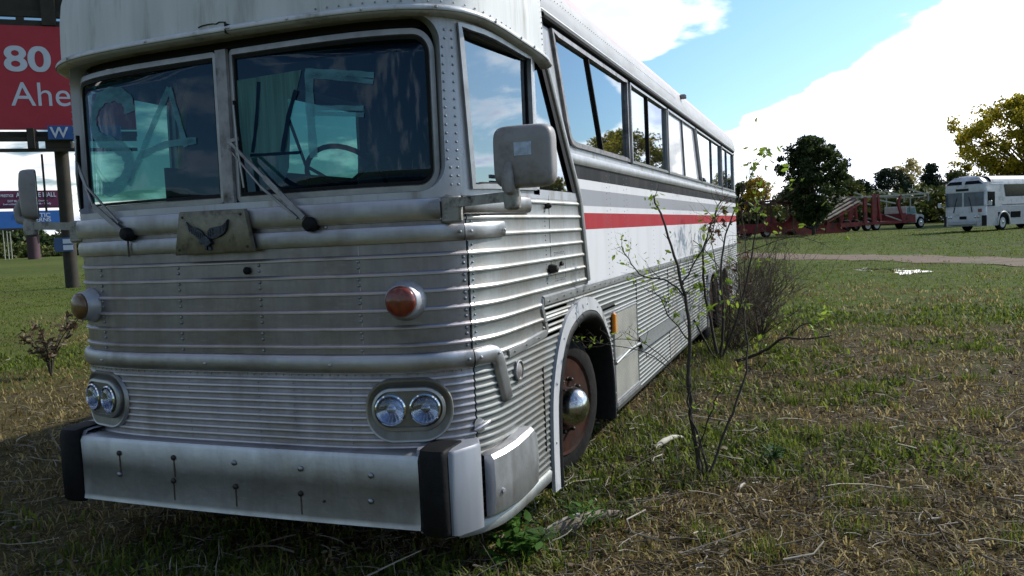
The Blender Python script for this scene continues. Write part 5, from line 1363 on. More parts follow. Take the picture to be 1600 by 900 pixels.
# ============================================================ TREES
def leafquads(cs,rad,n_per,size):
    # cs: cluster centres (k,3), rad per cluster
    k=len(cs); c=np.repeat(cs,n_per,0); rd=np.repeat(rad,n_per); n=len(c)
    d=rng.normal(0,1,(n,3)); d/=np.linalg.norm(d,axis=1)[:,None]; p=c+d*(rd*(rng.random(n)**.45))[:,None]*np.array([1,1,.75])
    a=rng.normal(0,1,(n,3)); a/=np.linalg.norm(a,axis=1)[:,None]; b=np.cross(a,rng.normal(0,1,(n,3))); b/=np.linalg.norm(b,axis=1)[:,None]; s=(size*(.5+rng.random(n)))[:,None]
    V=np.stack([p-a*s,p+b*s*.55,p+a*s,p-b*s*.55],1).reshape(-1,3); q=np.arange(n)*4; return V,np.stack([q,q+1,q+2,q+3],1)
def tree(name,label,loc,h,wd,trunk_h,leaf,n_cl,n_per,size,group='trees behind the field',shape='round',tr=.18,bark='bark',cr=.16):
    x,y=loc[:2]; e=empty(name,(x,y,ghs(x,y)-.05)); tag(e,label,'tree',group)
    mb=MB(); mb.tube([(0,0,0),(.05*tr,.1*tr,trunk_h*.6),(.3*tr,0,h*.45),(0,.2*tr,h*.8)],[tr,tr*.8,tr*.5,tr*.12],9)
    cs=[];rad=[]
    nl=max(7,n_cl//14)
    cz0=trunk_h; 
    for k in range(n_cl):
        for _ in range(50):
            a=random.random()*6.28; t=random.random(); z=cz0+(h-cz0)*t
            if shape=='cone': rmax=wd/2*(1-t)**.75+.05*wd
            elif shape=='vase': rmax=wd/2*math.sin(math.pi*min(1,(t*.85+.16)))**.6
            else: rmax=wd/2*math.sqrt(max(0.02,1-(2*t-1)**2))*(1 if t>.5 else .72+.28*t*2)
            rmax*=.80+.38*math.sin(3*a+loc[0])*math.sin(5*t+2*a)
            rr=rmax*math.sqrt(random.random()); 
            if rr>rmax*.35 or random.random()<.35: break
        cs.append((rr*math.cos(a),rr*math.sin(a),z)); rad.append(wd*cr*(.55+.7*random.random()))
    for k in random.sample(range(n_cl),min(n_cl,nl*2)):
        c=Vector(cs[k]); z0=max(trunk_h*.6,c.z*.55); s0=Vector((0,0,z0)); mid=s0.lerp(c,.5)+Vector((random.gauss(0,.1),random.gauss(0,.1),.1*wd*.2)); mb.tube([s0,mid,c],[tr*.38,tr*.22,tr*.07],6,False)
    mb.build('trunk',M[bark],e,True)
    V,F=leafquads(np.array(cs),np.array(rad),n_per,size); np_mesh('crown',V,F,leaf,e); return e
lm_dark=leafmat('dark_green_leaves',[(.014,.027,.009),(.034,.058,.015),(.085,.110,.028)],.6,.6,.35)
lm_yel=leafmat('golden_autumn_leaves',[(.16,.12,.01),(.42,.29,.02),(.62,.44,.04)],.6,.6,.4)
lm_yg=leafmat('yellow_green_leaves',[(.10,.11,.010),(.34,.29,.025),(.66,.52,.05)],.6,.35,.55)
lm_ev=leafmat('evergreen_needles',[(.010,.021,.011),(.022,.044,.019),(.045,.072,.030)],.7,.8,.1)
lm_mid=leafmat('mixed_green_leaves',[(.025,.040,.010),(.055,.075,.016),(.13,.13,.03)],.6,.6,.3)
lm_pale=leafmat('pale_yellow_leaves',[(.22,.18,.07),(.45,.38,.13),(.62,.52,.22)],.7,.6,.4)
def gp(px,d):
    v=ray(px,400); h=Vector((CF.x,CF.y,0)).normalized(); k=d/(v.x*h.x+v.y*h.y); return (CAM.x+v.x*k,CAM.y+v.y*k)
tree('maple_tree','broad dark green tree standing among the red trailers, the darkest crown of the field',gp(1272,61),7.2,6.0,1.0,lm_dark,270,95,.11,shape='round',tr=.15,cr=.085)
tree('yellow_tree','big yellow-green autumn tree towering behind the parked white coach',gp(1606,74),11.0,14.0,2.0,lm_yg,420,95,.13,shape='round',tr=.3,cr=.055)
tree('autumn_tree','bright golden autumn tree low behind the rear of the striped coach',gp(1186,95),6.0,4.0,.8,lm_yel,90,90,.12,tr=.15)
tree('autumn_tree','dull olive tree beside the golden tree, half hidden by the coach rear',gp(1160,100),5.4,4.4,.8,lm_mid,60,90,.15,tr=.15)
tree('evergreen_tree','dark bushy pine rising above the slanted planks of the car hauler',gp(1388,98),6.3,5.6,.9,lm_ev,120,100,.12,shape='round',tr=.16,cr=.12)
tree('evergreen_tree','narrow dark conifer rising behind the cab of the car hauler',gp(1456,98),6.7,5.0,.8,lm_ev,110,100,.12,shape='cone',tr=.14,cr=.12)
tree('evergreen_tree','shorter dark pine filling the gap right of the broad dark tree',gp(1345,102),5.2,4.6,.8,lm_ev,90,90,.13,tr=.15)
tree('pale_tree','pale yellow thin-leaved tree seen between the two dark pines',gp(1424,115),8.2,5.2,1.5,lm_pale,90,50,.14,tr=.15)
tree('green_tree','mid-green tree behind the right side of the broad dark tree',gp(1322,92),5.4,4.2,.8,lm_mid,80,90,.14,tr=.13)
tree('green_tree','dark green tree behind the front of the parked white coach',gp(1494,100),5.6,5,.8,lm_mid,80,90,.15,tr=.13)
tree('green_tree','rounded green tree behind the left half of the hauler trailer',gp(1238,100),4.6,5,.8,lm_mid,80,90,.15,tr=.13)
# trees out of the picture to the right, seen mirrored in the coach windows
for k,(az,r,h,wd,lf,lb) in enumerate(((17,72,6.5,9,lm_yg,'yellow-green tree reflected low in the front passenger windows'),(23,80,5,8,lm_mid,'mid-green tree further right along the field edge'),(30,75,5.5,8,lm_dark,'dark round tree at the right end of the field edge'),(40,85,5.5,9,lm_yg,'olive tree far to the right of the parked white coach'))):
    tree('field_tree',lb,(CAM.x+r*math.sin(R(az)),CAM.y+r*math.cos(R(az))),h,wd,1.0,lf,110,80,.2,tr=.2,cr=.12)
# hedge rows far away (one mass)
def hedge(name,label,a0,a1,r,h,leaf,n,size,dens=1.0):
    az=np.radians(a0+(a1-a0)*rng.random(n)); rr=r+rng.normal(0,r*.03,n); x=CAM.x+rr*np.sin(az); y=CAM.y+rr*np.cos(az); hh=h*(.45+.9*vnoise(np.degrees(az)*3,rr*0+5,1.0)); z=gh(x,y)+hh*rng.random(n)**.8
    cs=np.stack([x,y,z],1); V,F=leafquads(cs,np.full(n,size*2.5),10,size); o=np_mesh(name,V,F,leaf); tag(o,label,'hedge',kind='stuff')
hedge('far_hedge','green hedge line across the back of the right field',-8,48,100,3.0,lm_mid,5200,.30)
hedge('far_tree_line','low dark tree line on the horizon of the left field',-75,-30,330,9,lm_dark,6000,.9)
hedge('roadside_brush','brown-green brush strip along the far edge of the left field',-75,-30,190,2.2,lm_mid,5000,.45)
# ============================================================ PARKED WHITE COACH
M['white_paint']=simple('white_vehicle_paint',(.55,.56,.60),.4,0,.08,3,dirt=(.3,.3,.3)); M['dark_glass']=simple('dark_vehicle_glass',(.008,.009,.012),.15,0,.2,3,Specular_IOR_Level=.12)
M['pale_alu']=simple('pale_corrugated_side',(.36,.38,.42),.45,.3,.1,4); M['blue_glass']=simple('dull_blue_windscreen',(.05,.075,.12),.12,0,.5,2)
def parked_coach(px,r,yaw):
    x,y=gp(px,r); t=empty('parked_coach',(x,y,ghs(x,y)),yaw); tag(t,'white coach with dark windows parked far right under the yellow-green tree','bus')
    W=1.22; Lg=11.0
    def bp(u,z,o=0): p=SP(u,max(z,.3),o); k=.72 if p.y<0 else 1; return (p.x,p.y*k,z)
    UE2=UQ+Lg
    def pn(name,rows,u0,u1,m,du=.1,par=t):
        mb=MB(); f0=u0 if callable(u0) else (lambda z:u0); f1=u1 if callable(u1) else (lambda z:u1); n=max(2,int(abs(f1(rows[0][0])-f0(rows[0][0]))/du)+1); vs=[]
        for z,o in rows:
            for j in range(n): vs.append(bp(f0(z)+(f1(z)-f0(z))*j/(n-1),z,o))
        mb.add(vs,[(i*n+j,i*n+j+1,(i+1)*n+j+1,(i+1)*n+j) for i in range(len(rows)-1) for j in range(n-1)]); return mb.build(name,m,par,True,40)
    sk=[(.30,0),(.9,0),(1.45,0)]
    pn('front_panel',[(.35,0),(.7,0),(1.5,0),(1.52,-.01)],-1.5,1.5,M['white_paint'])
    for s in (1,-1):
        pn('lower_side_panel',[(.32,0),(.8,0),(1.45,0)],s*1.5,s*(UQ+1.05),M['pale_alu']); pn('lower_side_panel',[(.32,0),(.8,0),(1.45,0)],s*(UQ+2.35),s*UE2,M['pale_alu'],.6)
        pn('lower_side_panel',[(1.12,0),(1.45,0)],s*(UQ+1.05),s*(UQ+2.35),M['pale_alu'],.3)
        pn('side_panel',[(1.45,.003),(1.7,.003),(2.02,.003)],s*1.5,s*UE2,M['white_paint'],.4)
        pn('side_stripe',[(1.53,.008),(1.58,.008)],s*(UQ+1.5),s*UE2,simple('purple_stripe',(.12,.08,.14),.4),.6)
        pn('side_panel',[(2.0,.003),(2.2,.003),(2.6,0),(2.95,-.01)],s*1.25,s*(UQ+1.7),M['white_paint'],.1)
        pn('roof_side',[(2.80,.003),(3.05,-.03),(3.22,-.12),(3.32,-.35),(3.36,-.8),(3.37,-1.21)],s*(UQ+.35),s*UE2,M['white_paint'],.6)
        pn('passenger_window_glass',[(2.05,.006),(2.78,.0)],lambda z:s*(UQ+1.9-.25*(z-2.05)),s*(UE2-.6),M['dark_glass'],.5)
        pn('window_wall',[(2.0,.0),(2.85,-.006)],s*(UQ+1.6),s*UE2,M['white_paint'],.6)
        pn('driver_window',[(1.50,.012),(2.36,.012)],s*(UQ-.10),s*(UQ+.72),M['dark_glass'],.1)
    # cap
    mb=MB(); vs=[];us=[-(UQ+.4)+.08*i for i in range(int((2*UQ+.8)/.08)+1)]
    rr=[(2.42,.02),(2.60,.01),(2.78,-.02),(2.95,-.09),(3.10,-.22),(3.22,-.40),(3.32,-.60)]
    for z,o in rr:
        for u in us: vs.append(bp(u,z,o))
    n=len(us); mb.add(vs,[(i*n+j,i*n+j+1,(i+1)*n+j+1,(i+1)*n+j) for i in range(len(rr)-1) for j in range(n-1)]); mb.add([(x_,y_,3.37) for x_,y_ in ((-.55,-.0),(.55,-.0),(.9,.6),(-.9,.6))]+[bp(-.5,3.32,-.6),bp(.5,3.32,-.6)],[(0,1,2,3),(4,5,1,0)]); mb.build('front_cap',M['white_paint'],t,True,50)
    for s in (1,-1):
        pn('windshield',[(1.54,.012),(2.0,.012),(2.32,.012),(2.38,.01)],s*.04 if s>0 else -1.2,1.2 if s>0 else -.04,M['blue_glass'])
        pn('upper_windshield',[(2.86,-.03),(3.0,-.10),(3.06,-.14)],(lambda z:.08+ (z-2.86)*.2) if s>0 else (lambda z:-1.15+(z-2.86)*1.2),(lambda z:1.15-(z-2.86)*1.2) if s>0 else (lambda z:-.08-(z-2.86)*.2),M['dark_glass'])
    pn('windshield_pillar',[(1.5,.0),(2.45,.0)],-1.5,1.5,M['white_paint'])
    pn('destination_sign',[(2.47,.03),(2.62,.025)],-.42,.35,M['dark_glass'])
    mb=MB(); mb.box((0,-.70,.55),(1.7,.14,.26),bev=.04); mb.build('bumper',M['pale_alu'],t,True,40)
    mb=MB(); mb.box(bp(.0,.86,.02),(.42,.03,.18)); mb.build('number_plate',M['dark_glass'],t)
    for s in (1,-1):
        mb=MB()
        for d in (.0,.17): mb.lathe([(.07,0),(.07,.02),(0,.03)],bp(s*(.72+d),.90,.0),(0,-1,0),12)
        mb.build('headlight',M['chrome'],t,True); 
        mb=MB(); mb.box(bp(s*1.22,.66,.02),(.26,.05,.62),rz=s*R(35)); mb.build('bumper_corner',M['dark'],t)
        mb=MB(); mb.bar(bp(s*.5,1.5,.03),bp(s*.55,1.18,.05),.05,.03); mb.bar(bp(s*.5,1.5,.04),bp(s*.35,2.1,.03),.02,.02); mb.build('wiper',M['dark'],t)
        mb=MB(); mb.bar(bp(s*1.3,1.6,.02),bp(s*1.3,1.55,.35),.04,.04); mb.box(bp(s*1.3,1.68,.36),(.2,.08,.3),bev=.02); mb.build('side_mirror',M['white_paint'],t)
        mb=MB(); P=[bp(s*(UQ+1.7-.66*math.cos(math.pi*i/12)),.35+.78*math.sin(math.pi*i/12)**.7,.01) for i in range(13)]; mb.tube(P,.05,6); mb.build('wheel_arch',M['white_paint'],t,True)
    mb=MB(); mb.box(bp(.98,1.27,.012),(.20,.02,.20),rz=R(25)); mb.build('turn_signal',M['red_lens'],t)
    pn('open_bay',[(.75,.01),(1.12,.01)],UQ+2.45,UQ+3.6,M['dark_glass'],.4)
    mb=MB(); mb.box((0,5.5,.75),(2.2,11,.75)); mb.build('chassis',M['dark'],t); mb=MB(); mb.box((0,Lg,1.8),(2.3,.06,2.9)); mb.build('rear_panel',M['white_paint'],t)
    for s in (1,-1):
        for yy in (1.7,8.0,9.3):
            w_=wheel((s*1.02,yy,.49),0 if s>0 else R(180),False,par=t,n=20)
            for c in w_.children:
                if c.name.startswith('rim'): c.data.materials[0]=M['white_paint']
    return t
parked_coach(1513,50,R(-38))
# ============================================================ CAR HAULER
M['hred']=simple('faded_red_steel',(.20,.020,.018),.7,.1,.5,2.5,dirt=(.05,.024,.018)); M['hplank']=simple('grey_plank_deck',(.26,.23,.18),.85,0,.3,3,dirt=(.08,.04,.03)); M['hwhite']=simple('white_cab_paint',(.50,.49,.46),.5,0,.15,3)
M['pipe']=simple('pale_rack_pipe',(.33,.33,.28),.6,.2,.2,3)
H0=Vector((*gp(1166,60),0)); H1=Vector((*gp(1446,69),0)); hx=(H1-H0).normalized(); hn=Vector((-hx.y,hx.x,0)); hyaw=math.atan2(hx.y,hx.x)
def hauler_at(px):   # distance along the hauler axis whose line of sight passes px
    d=ray(px,360); # solve CAM + t d = H0 + s hx (xy)
    det=d.x*(-hx.y)+hx.x*d.y; s=((H0.x-CAM.x)*(-d.y)+(H0.y-CAM.y)*d.x)/(hx.x*(-1)*(-d.y)+0 if False else 1)
    A=np.array([[d.x,-hx.x],[d.y,-hx.y]]); t,s=np.linalg.solve(A,np.array([H0.x-CAM.x,H0.y-CAM.y])); return float(s)
def hz(px,py):
    s=hauler_at(px); p=H0+hx*s; d=ray(px,py); t=math.hypot(p.x-CAM.x,p.y-CAM.y)/math.hypot(d.x,d.y); return CAM.z+d.z*t
S=hauler_at
# --- truck: cab and rack
sx0=S(1335); tx=H0+hx*sx0; tz=ghs(tx.x,tx.y)
tr=empty('car_hauler_truck',(tx.x+hn.x*1.15,tx.y+hn.y*1.15,tz),hyaw); tag(tr,'red and white car hauler truck with a slanted plank deck, its nose pointing right','truck')
def lx(px): return S(px)-sx0
def lz(px,py): return hz(px,py)-tz
Wd=1.15
mb=MB()
for s in (-1,1):
    mb.bar((lx(1345),s*Wd,lz(1345,350)),(lx(1420),s*Wd,lz(1420,346)),.12,.22)
    mb.bar((lx(1352),s*Wd,lz(1352,352)),(lx(1352),s*Wd,lz(1352,308)),.16,.35)
    mb.bar((lx(1366),s*Wd,lz(1366,350)),(lx(1366),s*Wd,lz(1366,304)),.14,.50)
    mb.bar((lx(1376),s*Wd,lz(1376,345)),(lx(1372),s*Wd,lz(1372,304)),.14,.22)
    mb.bar((lx(1412),s*Wd,lz(1412,348)),(lx(1404),s*Wd,lz(1404,318)),.14,.25)
    mb.bar((lx(1404),s*Wd,lz(1404,318)),(lx(1408),s*Wd,lz(1408,304)),.12,.18)
mb.box(((lx(1412)+lx(1428))/2,0,.95),(lx(1428)-lx(1412),2.1,.75),bev=.05)
mb.bar((lx(1378),0,.62),(lx(1430),0,.66),1.6,.2)
mb.build('frame',M['hred'],tr)
mb=MB()
for s in (-1,1):
    mb.bar((lx(1345),s*Wd,lz(1345,308)),(lx(1452),s*Wd,lz(1452,302)),.10,.14)
    mb.bar((lx(1372),s*Wd,lz(1372,312)),(lx(1400),s*Wd,lz(1400,318)),.08,.12)
    mb.bar((lx(1420),s*Wd,lz(1420,295)),(lx(1446),s*Wd,lz(1446,303)),.08,.12)
    mb.bar((lx(1451),s*Wd,lz(1451,302)),(lx(1451),s*Wd,lz(1451,314)),.08,.10)
    mb.bar((lx(1372),s*Wd,lz(1372,298)),(lx(1384),s*Wd,lz(1384,302)),.08,.10)
    mb.bar((lx(1384),s*Wd,lz(1384,336)),(lx(1412),s*Wd,lz(1412,346)),.06,.10)
    mb.bar((lx(1423),s*Wd,lz(1423,304)),(lx(1423),s*Wd,lz(1423,330)),.06,.10)
for q in (1345,1360,1380,1400,1420,1446): mb.bar((lx(q),-Wd,lz(q,307)),(lx(q),Wd,lz(q,307)),.08,.08)
mb.build('rack_pipes',M['pipe'],tr)
mb=MB()
for k in range(6):
    y=-1.15+.42*k; dz_=.17*k; mb.bar((lx(1290),y,lz(1290,344)+dz_*.6),(lx(1343),y,lz(1343,314)+dz_*.8),.34,.06)
mb.build('plank_deck',M['hplank'],tr)
mb=MB()
mb.bar((lx(1290),-1.3,lz(1290,348)),(lx(1344),-1.3,lz(1344,318)),.08,.10)
mb.bar((lx(1312),-1.2,lz(1312,352)),(lx(1345),-1.2,lz(1345,350)),.12,.35); mb.bar((lx(1312),1.2,lz(1312,352)),(lx(1345),1.2,lz(1345,350)),.12,.35)
mb.build('deck_rails',M['hred'],tr)
cab=MB(); x0,x1,x2=lx(1418),lx(1433),lx(1449)
cab.prism([(x0,.5),(x1+.1,.5),(x1+.1,1.22),(x1-.10,1.85),(x0+.05,1.9),(x0,1.8)],2.1,Matrix.Translation((0,1.05,0))@Matrix.Rotation(R(90),4,'X')); cab.build('cab',M['hwhite'],tr)
cab=MB(); cab.prism([(x1,.65),(x2-.05,.6),(x2,1.05),(x2-.25,1.18),(x1,1.24)],1.7,Matrix.Translation((0,.85,0))@Matrix.Rotation(R(90),4,'X')); cab.build('hood',M['hwhite'],tr)
cab=MB(); cab.box(((x0+x1)/2-.02,-1.06,.85),(x1-x0-.1,.03,.65)); cab.build('door',M['hred'],tr)
cab=MB(); cab.prism([(x0+.12,1.24),(x1,1.24),(x1-.12,1.75),(x0+.12,1.77)],2.14,Matrix.Translation((0,1.07,0))@Matrix.Rotation(R(90),4,'X')); cab.build('cab_window',simple('pale_cab_glass',(.22,.32,.32),.1,0,.2,3),tr)
cab=MB(); cab.box((x2+.05,0,.62),(.16,2.2,.28),bev=.03); cab.build('bumper',M['dark'],tr)
cab=MB(); cab.lathe([(.25,0),(.28,.1),(.25,.55),(.2,.56)],(x1+.25,-.80,.55),(0,0,1),12); cab.build('fender',M['hwhite'],tr,True)
for q,st in ((1357,0),(1371,0),(1440,0)):
    for s in (-1,1):
        w_=wheel((lx(q),s*.98,.50),R(90) if s>0 else R(-90),False,par=tr,n=18)
        for c in w_.children:
            if c.name.startswith('rim'): c.data.materials[0]=M['hwhite']
# --- trailer
sx1=S(1170); tx2=H0+hx*sx1; tz2=ghs(tx2.x,tx2.y)
tl=empty('car_hauler_trailer',(tx2.x+hn.x*1.15,tx2.y+hn.y*1.15,tz2),hyaw); tag(tl,'low red car hauler trailer with ramp ends, left of the truck','trailer')
def l2(px): return S(px)-sx1
def z2(px,py): return hz(px,py)-tz2
mb=MB(); 
side=[(l2(1155),z2(1155,352)),(l2(1190),z2(1190,350)),(l2(1226),z2(1226,348)),(l2(1236),z2(1236,336)),(l2(1246),z2(1246,338)),(l2(1250),z2(1250,353)),(l2(1268),z2(1268,360)),(l2(1288),z2(1288,362)),(l2(1288),z2(1288,367)),(l2(1248),z2(1248,368)),(l2(1238),z2(1238,357)),(l2(1228),z2(1228,362)),(l2(1212),z2(1212,366)),(l2(1196),z2(1196,362)),(l2(1155),z2(1155,366))]
for s in (-1,1): mb.prism(side,.08,Matrix.Translation((0,s*1.15,0))@Matrix.Rotation(R(90),4,'X'))
for q in (1165,1190,1215,1240,1262,1280): mb.bar((l2(q),-1.15,z2(q,360)),(l2(q),1.15,z2(q,360)),.14,.10)
mb.build('side_beam',M['hred'],tl)
mb=MB(); ramp_=[(l2(1290),z2(1290,345)),(l2(1312),z2(1312,355)),(l2(1328),z2(1328,362)),(l2(1328),z2(1328,364)),(l2(1292),z2(1292,366))]
for s in (-1,1): mb.prism(ramp_,.08,Matrix.Translation((0,s*1.0,0))@Matrix.Rotation(R(90),4,'X'))
mb.build('loading_ramp',M['hred'],tl)
mb=MB()
for s in (-1,1):
    mb.bar((l2(1168),s*1.15,z2(1168,319)),(l2(1205),s*1.15,z2(1205,314)),.10,.14); mb.bar((l2(1205),s*1.15,z2(1205,314)),(l2(1240),s*1.15,z2(1240,318)),.10,.18); mb.bar((l2(1240),s*1.15,z2(1240,316)),(l2(1300),s*1.15,z2(1300,308)),.12,.16)
    for q,b in ((1190,1196),(1205,1205),(1234,1236),(1265,1265),(1292,1292)): mb.bar((l2(b),s*1.15,z2(b,352)),(l2(q),s*1.15,z2(q,316)),.08,.09)
for q in (1170,1190,1215,1240,1265): mb.bar((l2(q),-1.15,z2(q,317)),(l2(q),1.15,z2(q,317)),.5,.08)
mb.build('upper_deck',simple('dark_maroon_steel',(.07,.018,.016),.7,0,.4,3),tl)
mb=MB(); mb.box((l2(1276),0,z2(1276,350)),(1.3,1.6,.8),bev=.1); mb.build('winch_box',M['dark'],tl)
for q in (1163,1199):
    for s in (-1,1):
        w_=wheel((l2(q),s*.98,.48),R(90) if s>0 else R(-90),False,par=tl,n=18)
        for c in w_.children:
            if c.name.startswith('rim'): c.data.materials[0]=M['hwhite'] if q==1199 else M['rust']
# --- far car
def far_car(px,r,yaw):
    x,y=gp(px,r); t=empty('parked_car',(x,y,ghs(x,y)),yaw); tag(t,'small dark red car parked far off between the hauler cab and the white coach','car')
    mb=MB(); mb.prism([(-2.1,.3),(2.1,.3),(2.15,.7),(1.3,.9),(.6,.95),(-1.6,.98),(-2.1,.85)],1.7,Matrix.Translation((0,.85,0))@Matrix.Rotation(R(90),4,'X')); mb.build('body',simple('dark_red_car_paint',(.10,.012,.015),.3,0,.1,3),t)
    mb=MB(); mb.prism([(-1.4,.95),(.7,.93),(.05,1.42),(-1.0,1.42)],1.5,Matrix.Translation((0,.75,0))@Matrix.Rotation(R(90),4,'X')); mb.build('cabin_glass',simple('sky_tinted_glass',(.20,.27,.38),.2,0,.2,3),t)
    for xx in (-1.35,1.35):
        for s in (-1,1): 
            wv=MB(); wv.lathe([(.32,-.1),(.32,.1)],(xx,s*.8,.32),(0,s,0),16); wo_=wv.build('wheel',M['rubber'],t,True,40); wv=MB(); wv.lathe([(.19,.1),(.17,.12),(0,.12)],(xx,s*.8,.32),(0,s,0),12); wv.build('hubcap',M['pipe'],wo_)
far_car(1466,90,R(168))
# ============================================================ BILLBOARDS
def bmat(name,c,r=.7): return simple(name,c,r,0,.06,1.5)
def text(name,body,size,loc,rz,m,parent,ext=.01,bold=0.0,align='LEFT',sx=1.0):
    cu=bpy.data.curves.new(name,'FONT'); cu.body=body; cu.size=size; cu.extrude=ext; cu.offset=bold; cu.align_x=align
    ob=bpy.data.objects.new(name,cu); col.objects.link(ob); dg=bpy.context.evaluated_depsgraph_get(); me=bpy.data.meshes.new_from_object(ob.evaluated_get(dg)); bpy.data.objects.remove(ob)
    me.materials.clear(); me.materials.append(m); o=bpy.data.objects.new(name,me); col.objects.link(o); o.parent=parent; o.location=loc; o.rotation_euler=(R(90),0,0); return o
W_=bmat('sign_white',(.55,.57,.66)); redb=bmat('sign_red',(.40,.026,.042)); blk=M['dark']; steel=simple('brown_black_steel',(.035,.03,.022),.8,.2,.3,2)
r0=42; c0=atR(60,120,r0); yawb=R(49-90)   # local x to the right seen from the camera
bx=Vector((math.cos(R(90-49)),math.sin(R(90-49)),0)); bxa=math.atan2(bx.y,bx.x)
O=Vector((c0.x,c0.y,0)); bb=empty('billboard',(O.x,O.y,ghs(O.x,O.y)),bxa); bb0=ghs(O.x,O.y)
tag(bb,'tall billboard on a dark steel column, its red face lettered 80 Ahead','billboard')
nrm=Vector((bx.y,-bx.x,0))
def bl(px,py,back=0.0):  # local coords on the board plane
    d=ray(px,py); t=((O-CAM).dot(nrm)-back)/(Vector((d.x,d.y,0)).dot(nrm)); p=CAM+d*t; v=p-O; return (v.dot(bx), p.z-bb0)
xa,zb=bl(40,202); _,zt=bl(40,40); xl=-9.0; xr=bl(150,120)[0]+1.5
mb=MB(); mb.box(((xl+xr)/2,.1,(zb+zt)/2),(xr-xl,.2,zt-zb)); mb.build('red_face',redb,bb)
def tput(body,px,py0,py1,px1,bold,m=W_,par=bb,ext=.0):
    x0,z0=bl(px,py1); x1,_=bl(px1,py1); _,z1=bl(px,py0); h=z1-z0; o=text('lettering',body,h/.69,(x0,-.012,z0),0,m,par,ext,0.0); 
    
    w0=max(v.co.x for v in o.data.vertices)-min(v.co.x for v in o.data.vertices); mn=min(v.co.x for v in o.data.vertices)
    s=(x1-x0)/w0; 
    for v in o.data.vertices: v.co.x=(v.co.x-mn)*s
    return o
def bold80():
    obs_=[]
    for k,(dx_,dz_) in enumerate(((-.05,0),(.05,0),(0,0),(-.03,.03),(.03,.03),(-.03,-.03),(.03,-.03))):
        o_=tput('80',9,72,110,79,0); 
        for v in o_.data.vertices: v.co.x+=dx_; v.co.y+=dz_
        o_.location.y-=.002*k; obs_.append(o_)
    mb=MB()
    for o_ in obs_:
        Mx_=Matrix.Translation(o_.location)@Matrix.Rotation(R(90),4,'X'); mb.add([Mx_@v.co for v in o_.data.vertices],[tuple(f.vertices) for f in o_.data.polygons]); bpy.data.objects.remove(o_)
    o_=mb.build('lettering',W_,bb); split_side_at=sum(v.co.x for v in o_.data.vertices)/len(o_.data.vertices); _split(o_,lambda f:f.center.x>split_side_at)
bold80()
xA,_=bl(18,165); xB,_=bl(98,165); tput('Ahead',18,128,165,18+80*5/2.78,.0)
mb=MB()
for zz in (bl(40,36)[1],bl(40,20)[1]): mb.box(((xl+xr)/2,.15,zz),(xr-xl,.25,.28))
for px in (30,72,100): x_,_=bl(px,30); mb.box((x_,.15,(bl(px,38)[1]+bl(px,15)[1])/2),(.30,.2,bl(px,15)[1]-bl(px,40)[1]))
x_,_=bl(76,30); mb.box((x_,.05,(bl(76,40)[1]+bl(76,-40)[1])/2),(.55,.25,bl(76,-40)[1]-bl(76,40)[1]))
mb.box(((xl+xr)/2,.3,bl(40,-20)[1]),(xr-xl,.2,bl(40,-56)[1]-bl(40,14)[1]))
mb.build('upper_frame',steel,bb)
mb=MB(); 
for py,th in ((209,.22),(219,.18),(236,.14)): mb.box((xl/2+xr/2,-.3 if py>215 else .2,bl(40,py)[1]),(xr-xl,.16,th))
x_,_=bl(52,220); mb.box((x_,-.1,(bl(52,203)[1]+bl(52,234)[1])/2),(.28,.9,bl(52,203)[1]-bl(52,234)[1])); mb.build('catwalk',steel,bb)
xp,_=bl(101,330); mb=MB(); mb.lathe([(.29,-.2),(.29,bl(95,203)[1])],(xp,.45,0),(0,0,1),20); mb.box((xp,.3,bl(95,226)[1]),(1.0,1.2,.35)); mb.build('column',steel,bb,True,50)
mb=MB(); mb.tube([(xp-.75,.2,bl(86,240)[1]),(xp-.75,.2,bl(96,330)[1])],.05,6); mb.build('conduit',steel,bb)
mb=MB(); x_,z_=bl(81,210); mb.box((x_+1.4,-.62,z_),(2.9,.1,.60)); f_=mb.build('blue_panel',bmat('sign_blue',(.03,.09,.28)),bb)
o=text('lettering','W',.66,(x_+.05,-.70,z_-.23),0,W_,bb,.01,.01)
x_,z_=bl(102,382); mb=MB(); mb.box((x_-.05,-.1,z_),(.75,.05,.62)); mb.build('notice_plate',bmat('notice_blue',(.05,.09,.20)),bb); mb=MB(); mb.box((x_+.12,-.135,z_+.14),(.38,.02,.20)); mb.box((x_+.12,-.135,z_-.14),(.38,.02,.22)); mb.build('notice_face',W_,bb)
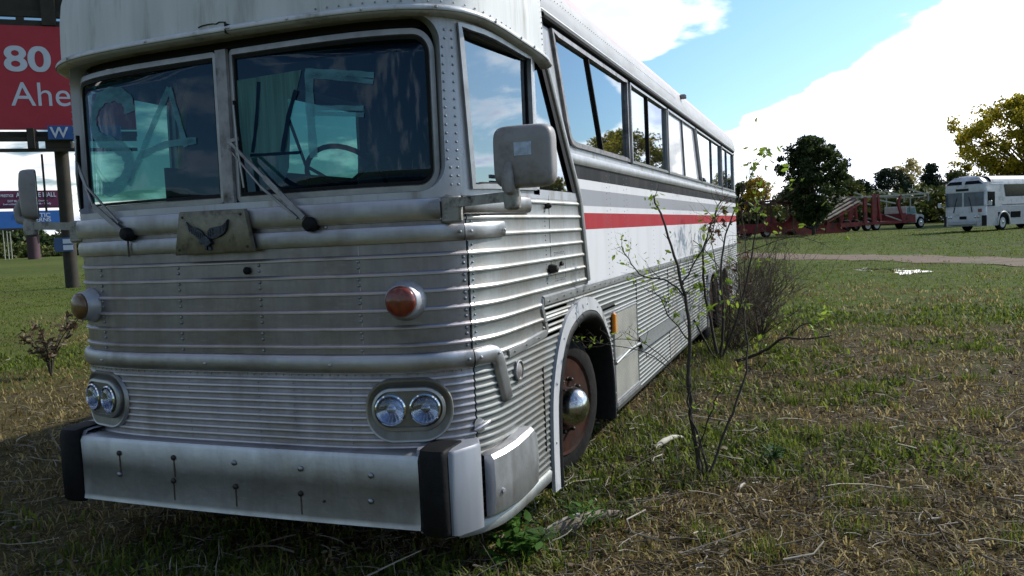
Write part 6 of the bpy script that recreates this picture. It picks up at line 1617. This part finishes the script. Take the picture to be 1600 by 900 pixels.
def sign(name,label,px0,px1,py0,py1,r,c,lines,post=None):
    ca=atR((px0+px1)/2,(py0+py1)/2,r); gz=ghs(ca.x,ca.y); d=Vector((ca.x-CAM.x,ca.y-CAM.y,0)).normalized(); sxv=Vector((d.y,-d.x,0)); s=empty(name,(ca.x,ca.y,gz),math.atan2(sxv.y,sxv.x)); tag(s,label,'billboard')
    def q(px,py):
        dd=ray(px,py); t=(Vector((ca.x,ca.y,0))-Vector((CAM.x,CAM.y,0))).dot(d)/Vector((dd.x,dd.y,0)).dot(d); p=CAM+dd*t; return (Vector((p.x-ca.x,p.y-ca.y,0)).dot(sxv),p.z-gz)
    mx=(px0+px1)/2
    x0,_=q(px0,(py0+py1)/2); x1,_=q(px1,(py0+py1)/2); _,z1=q(mx,py0); _,z0=q(mx,py1)
    mb=MB(); mb.box(((x0+x1)/2,.25,(z0+z1)/2),(x1-x0,.5,z1-z0)); mb.build('face',c,s)
    for body,tx0,tx1,ty0,ty1,m in lines:
        a,zz=q(tx0,ty1); b,_=q(tx1,ty1); _,zz1=q(tx0,ty0); h=zz1-zz; o=text('lettering',body,h/.69,(a,-.03,zz),0,m,s,.02,.03*h)
        xs=[v.co.x for v in o.data.vertices]; w0=max(xs)-min(xs); mn=min(xs)
        for v in o.data.vertices: v.co.x=(v.co.x-mn)*(b-a)/w0
    pxx,_=q(52,380); mb=MB(); mb.lathe([(.9,-1),(.9,z0+.1)],(pxx,.9,0),(0,0,1),14); mb.box(((x0+x1)/2,.7,z0-.05),(x1-x0,1.4,.2)); mb.build('post',simple('maroon_post',(.06,.03,.04),.8,0,.2,.5),s,True,40)
    return s,q
mar=bmat('sign_maroon',(.13,.02,.06)); blu=bmat('sign_bright_blue',(.03,.14,.45))
sign('roadside_billboard','maroon antique mall billboard far off, above a blue one',-60,92,298,324,150,mar,[('ANTIQUE MALL',25,88,301,308,W_),('PRESTIGE',1,21,304,308,W_),('EXIT 88',12,26,313,316,W_),('Booths and Dealers',5,28,318,320.5,W_),('Furniture Glassware',46,74,312.5,315,W_),('Books - Candy',54,80,316.5,319.5,W_)])
sign('roadside_billboard','bright blue fantastic caverns billboard far off, below the maroon one',-60,94,330,357,148,blu,[('FANTASTIC',23,79,334,340.5,W_),('CAVERNS',35,80,341,347,W_)])
mb=MB()
base=atR(10,388,160); gz=ghs(base.x,base.y); e=None
for k,px in enumerate((6,12,17)):
    p=atR(px,380,160+k*3); o=MB(); hgt=hz_=(atR(px,360,160).z-ghs(p.x,p.y)); o.lathe([(.10,0),(.07,hgt)],(0,0,0),(0,0,1),6); ob=o.build('flag_pole',M['pipe']); ob.location=(p.x,p.y,ghs(p.x,p.y)); tag(ob,'thin pale pole far across the left field below the blue billboard','pole','three thin poles far across the field')
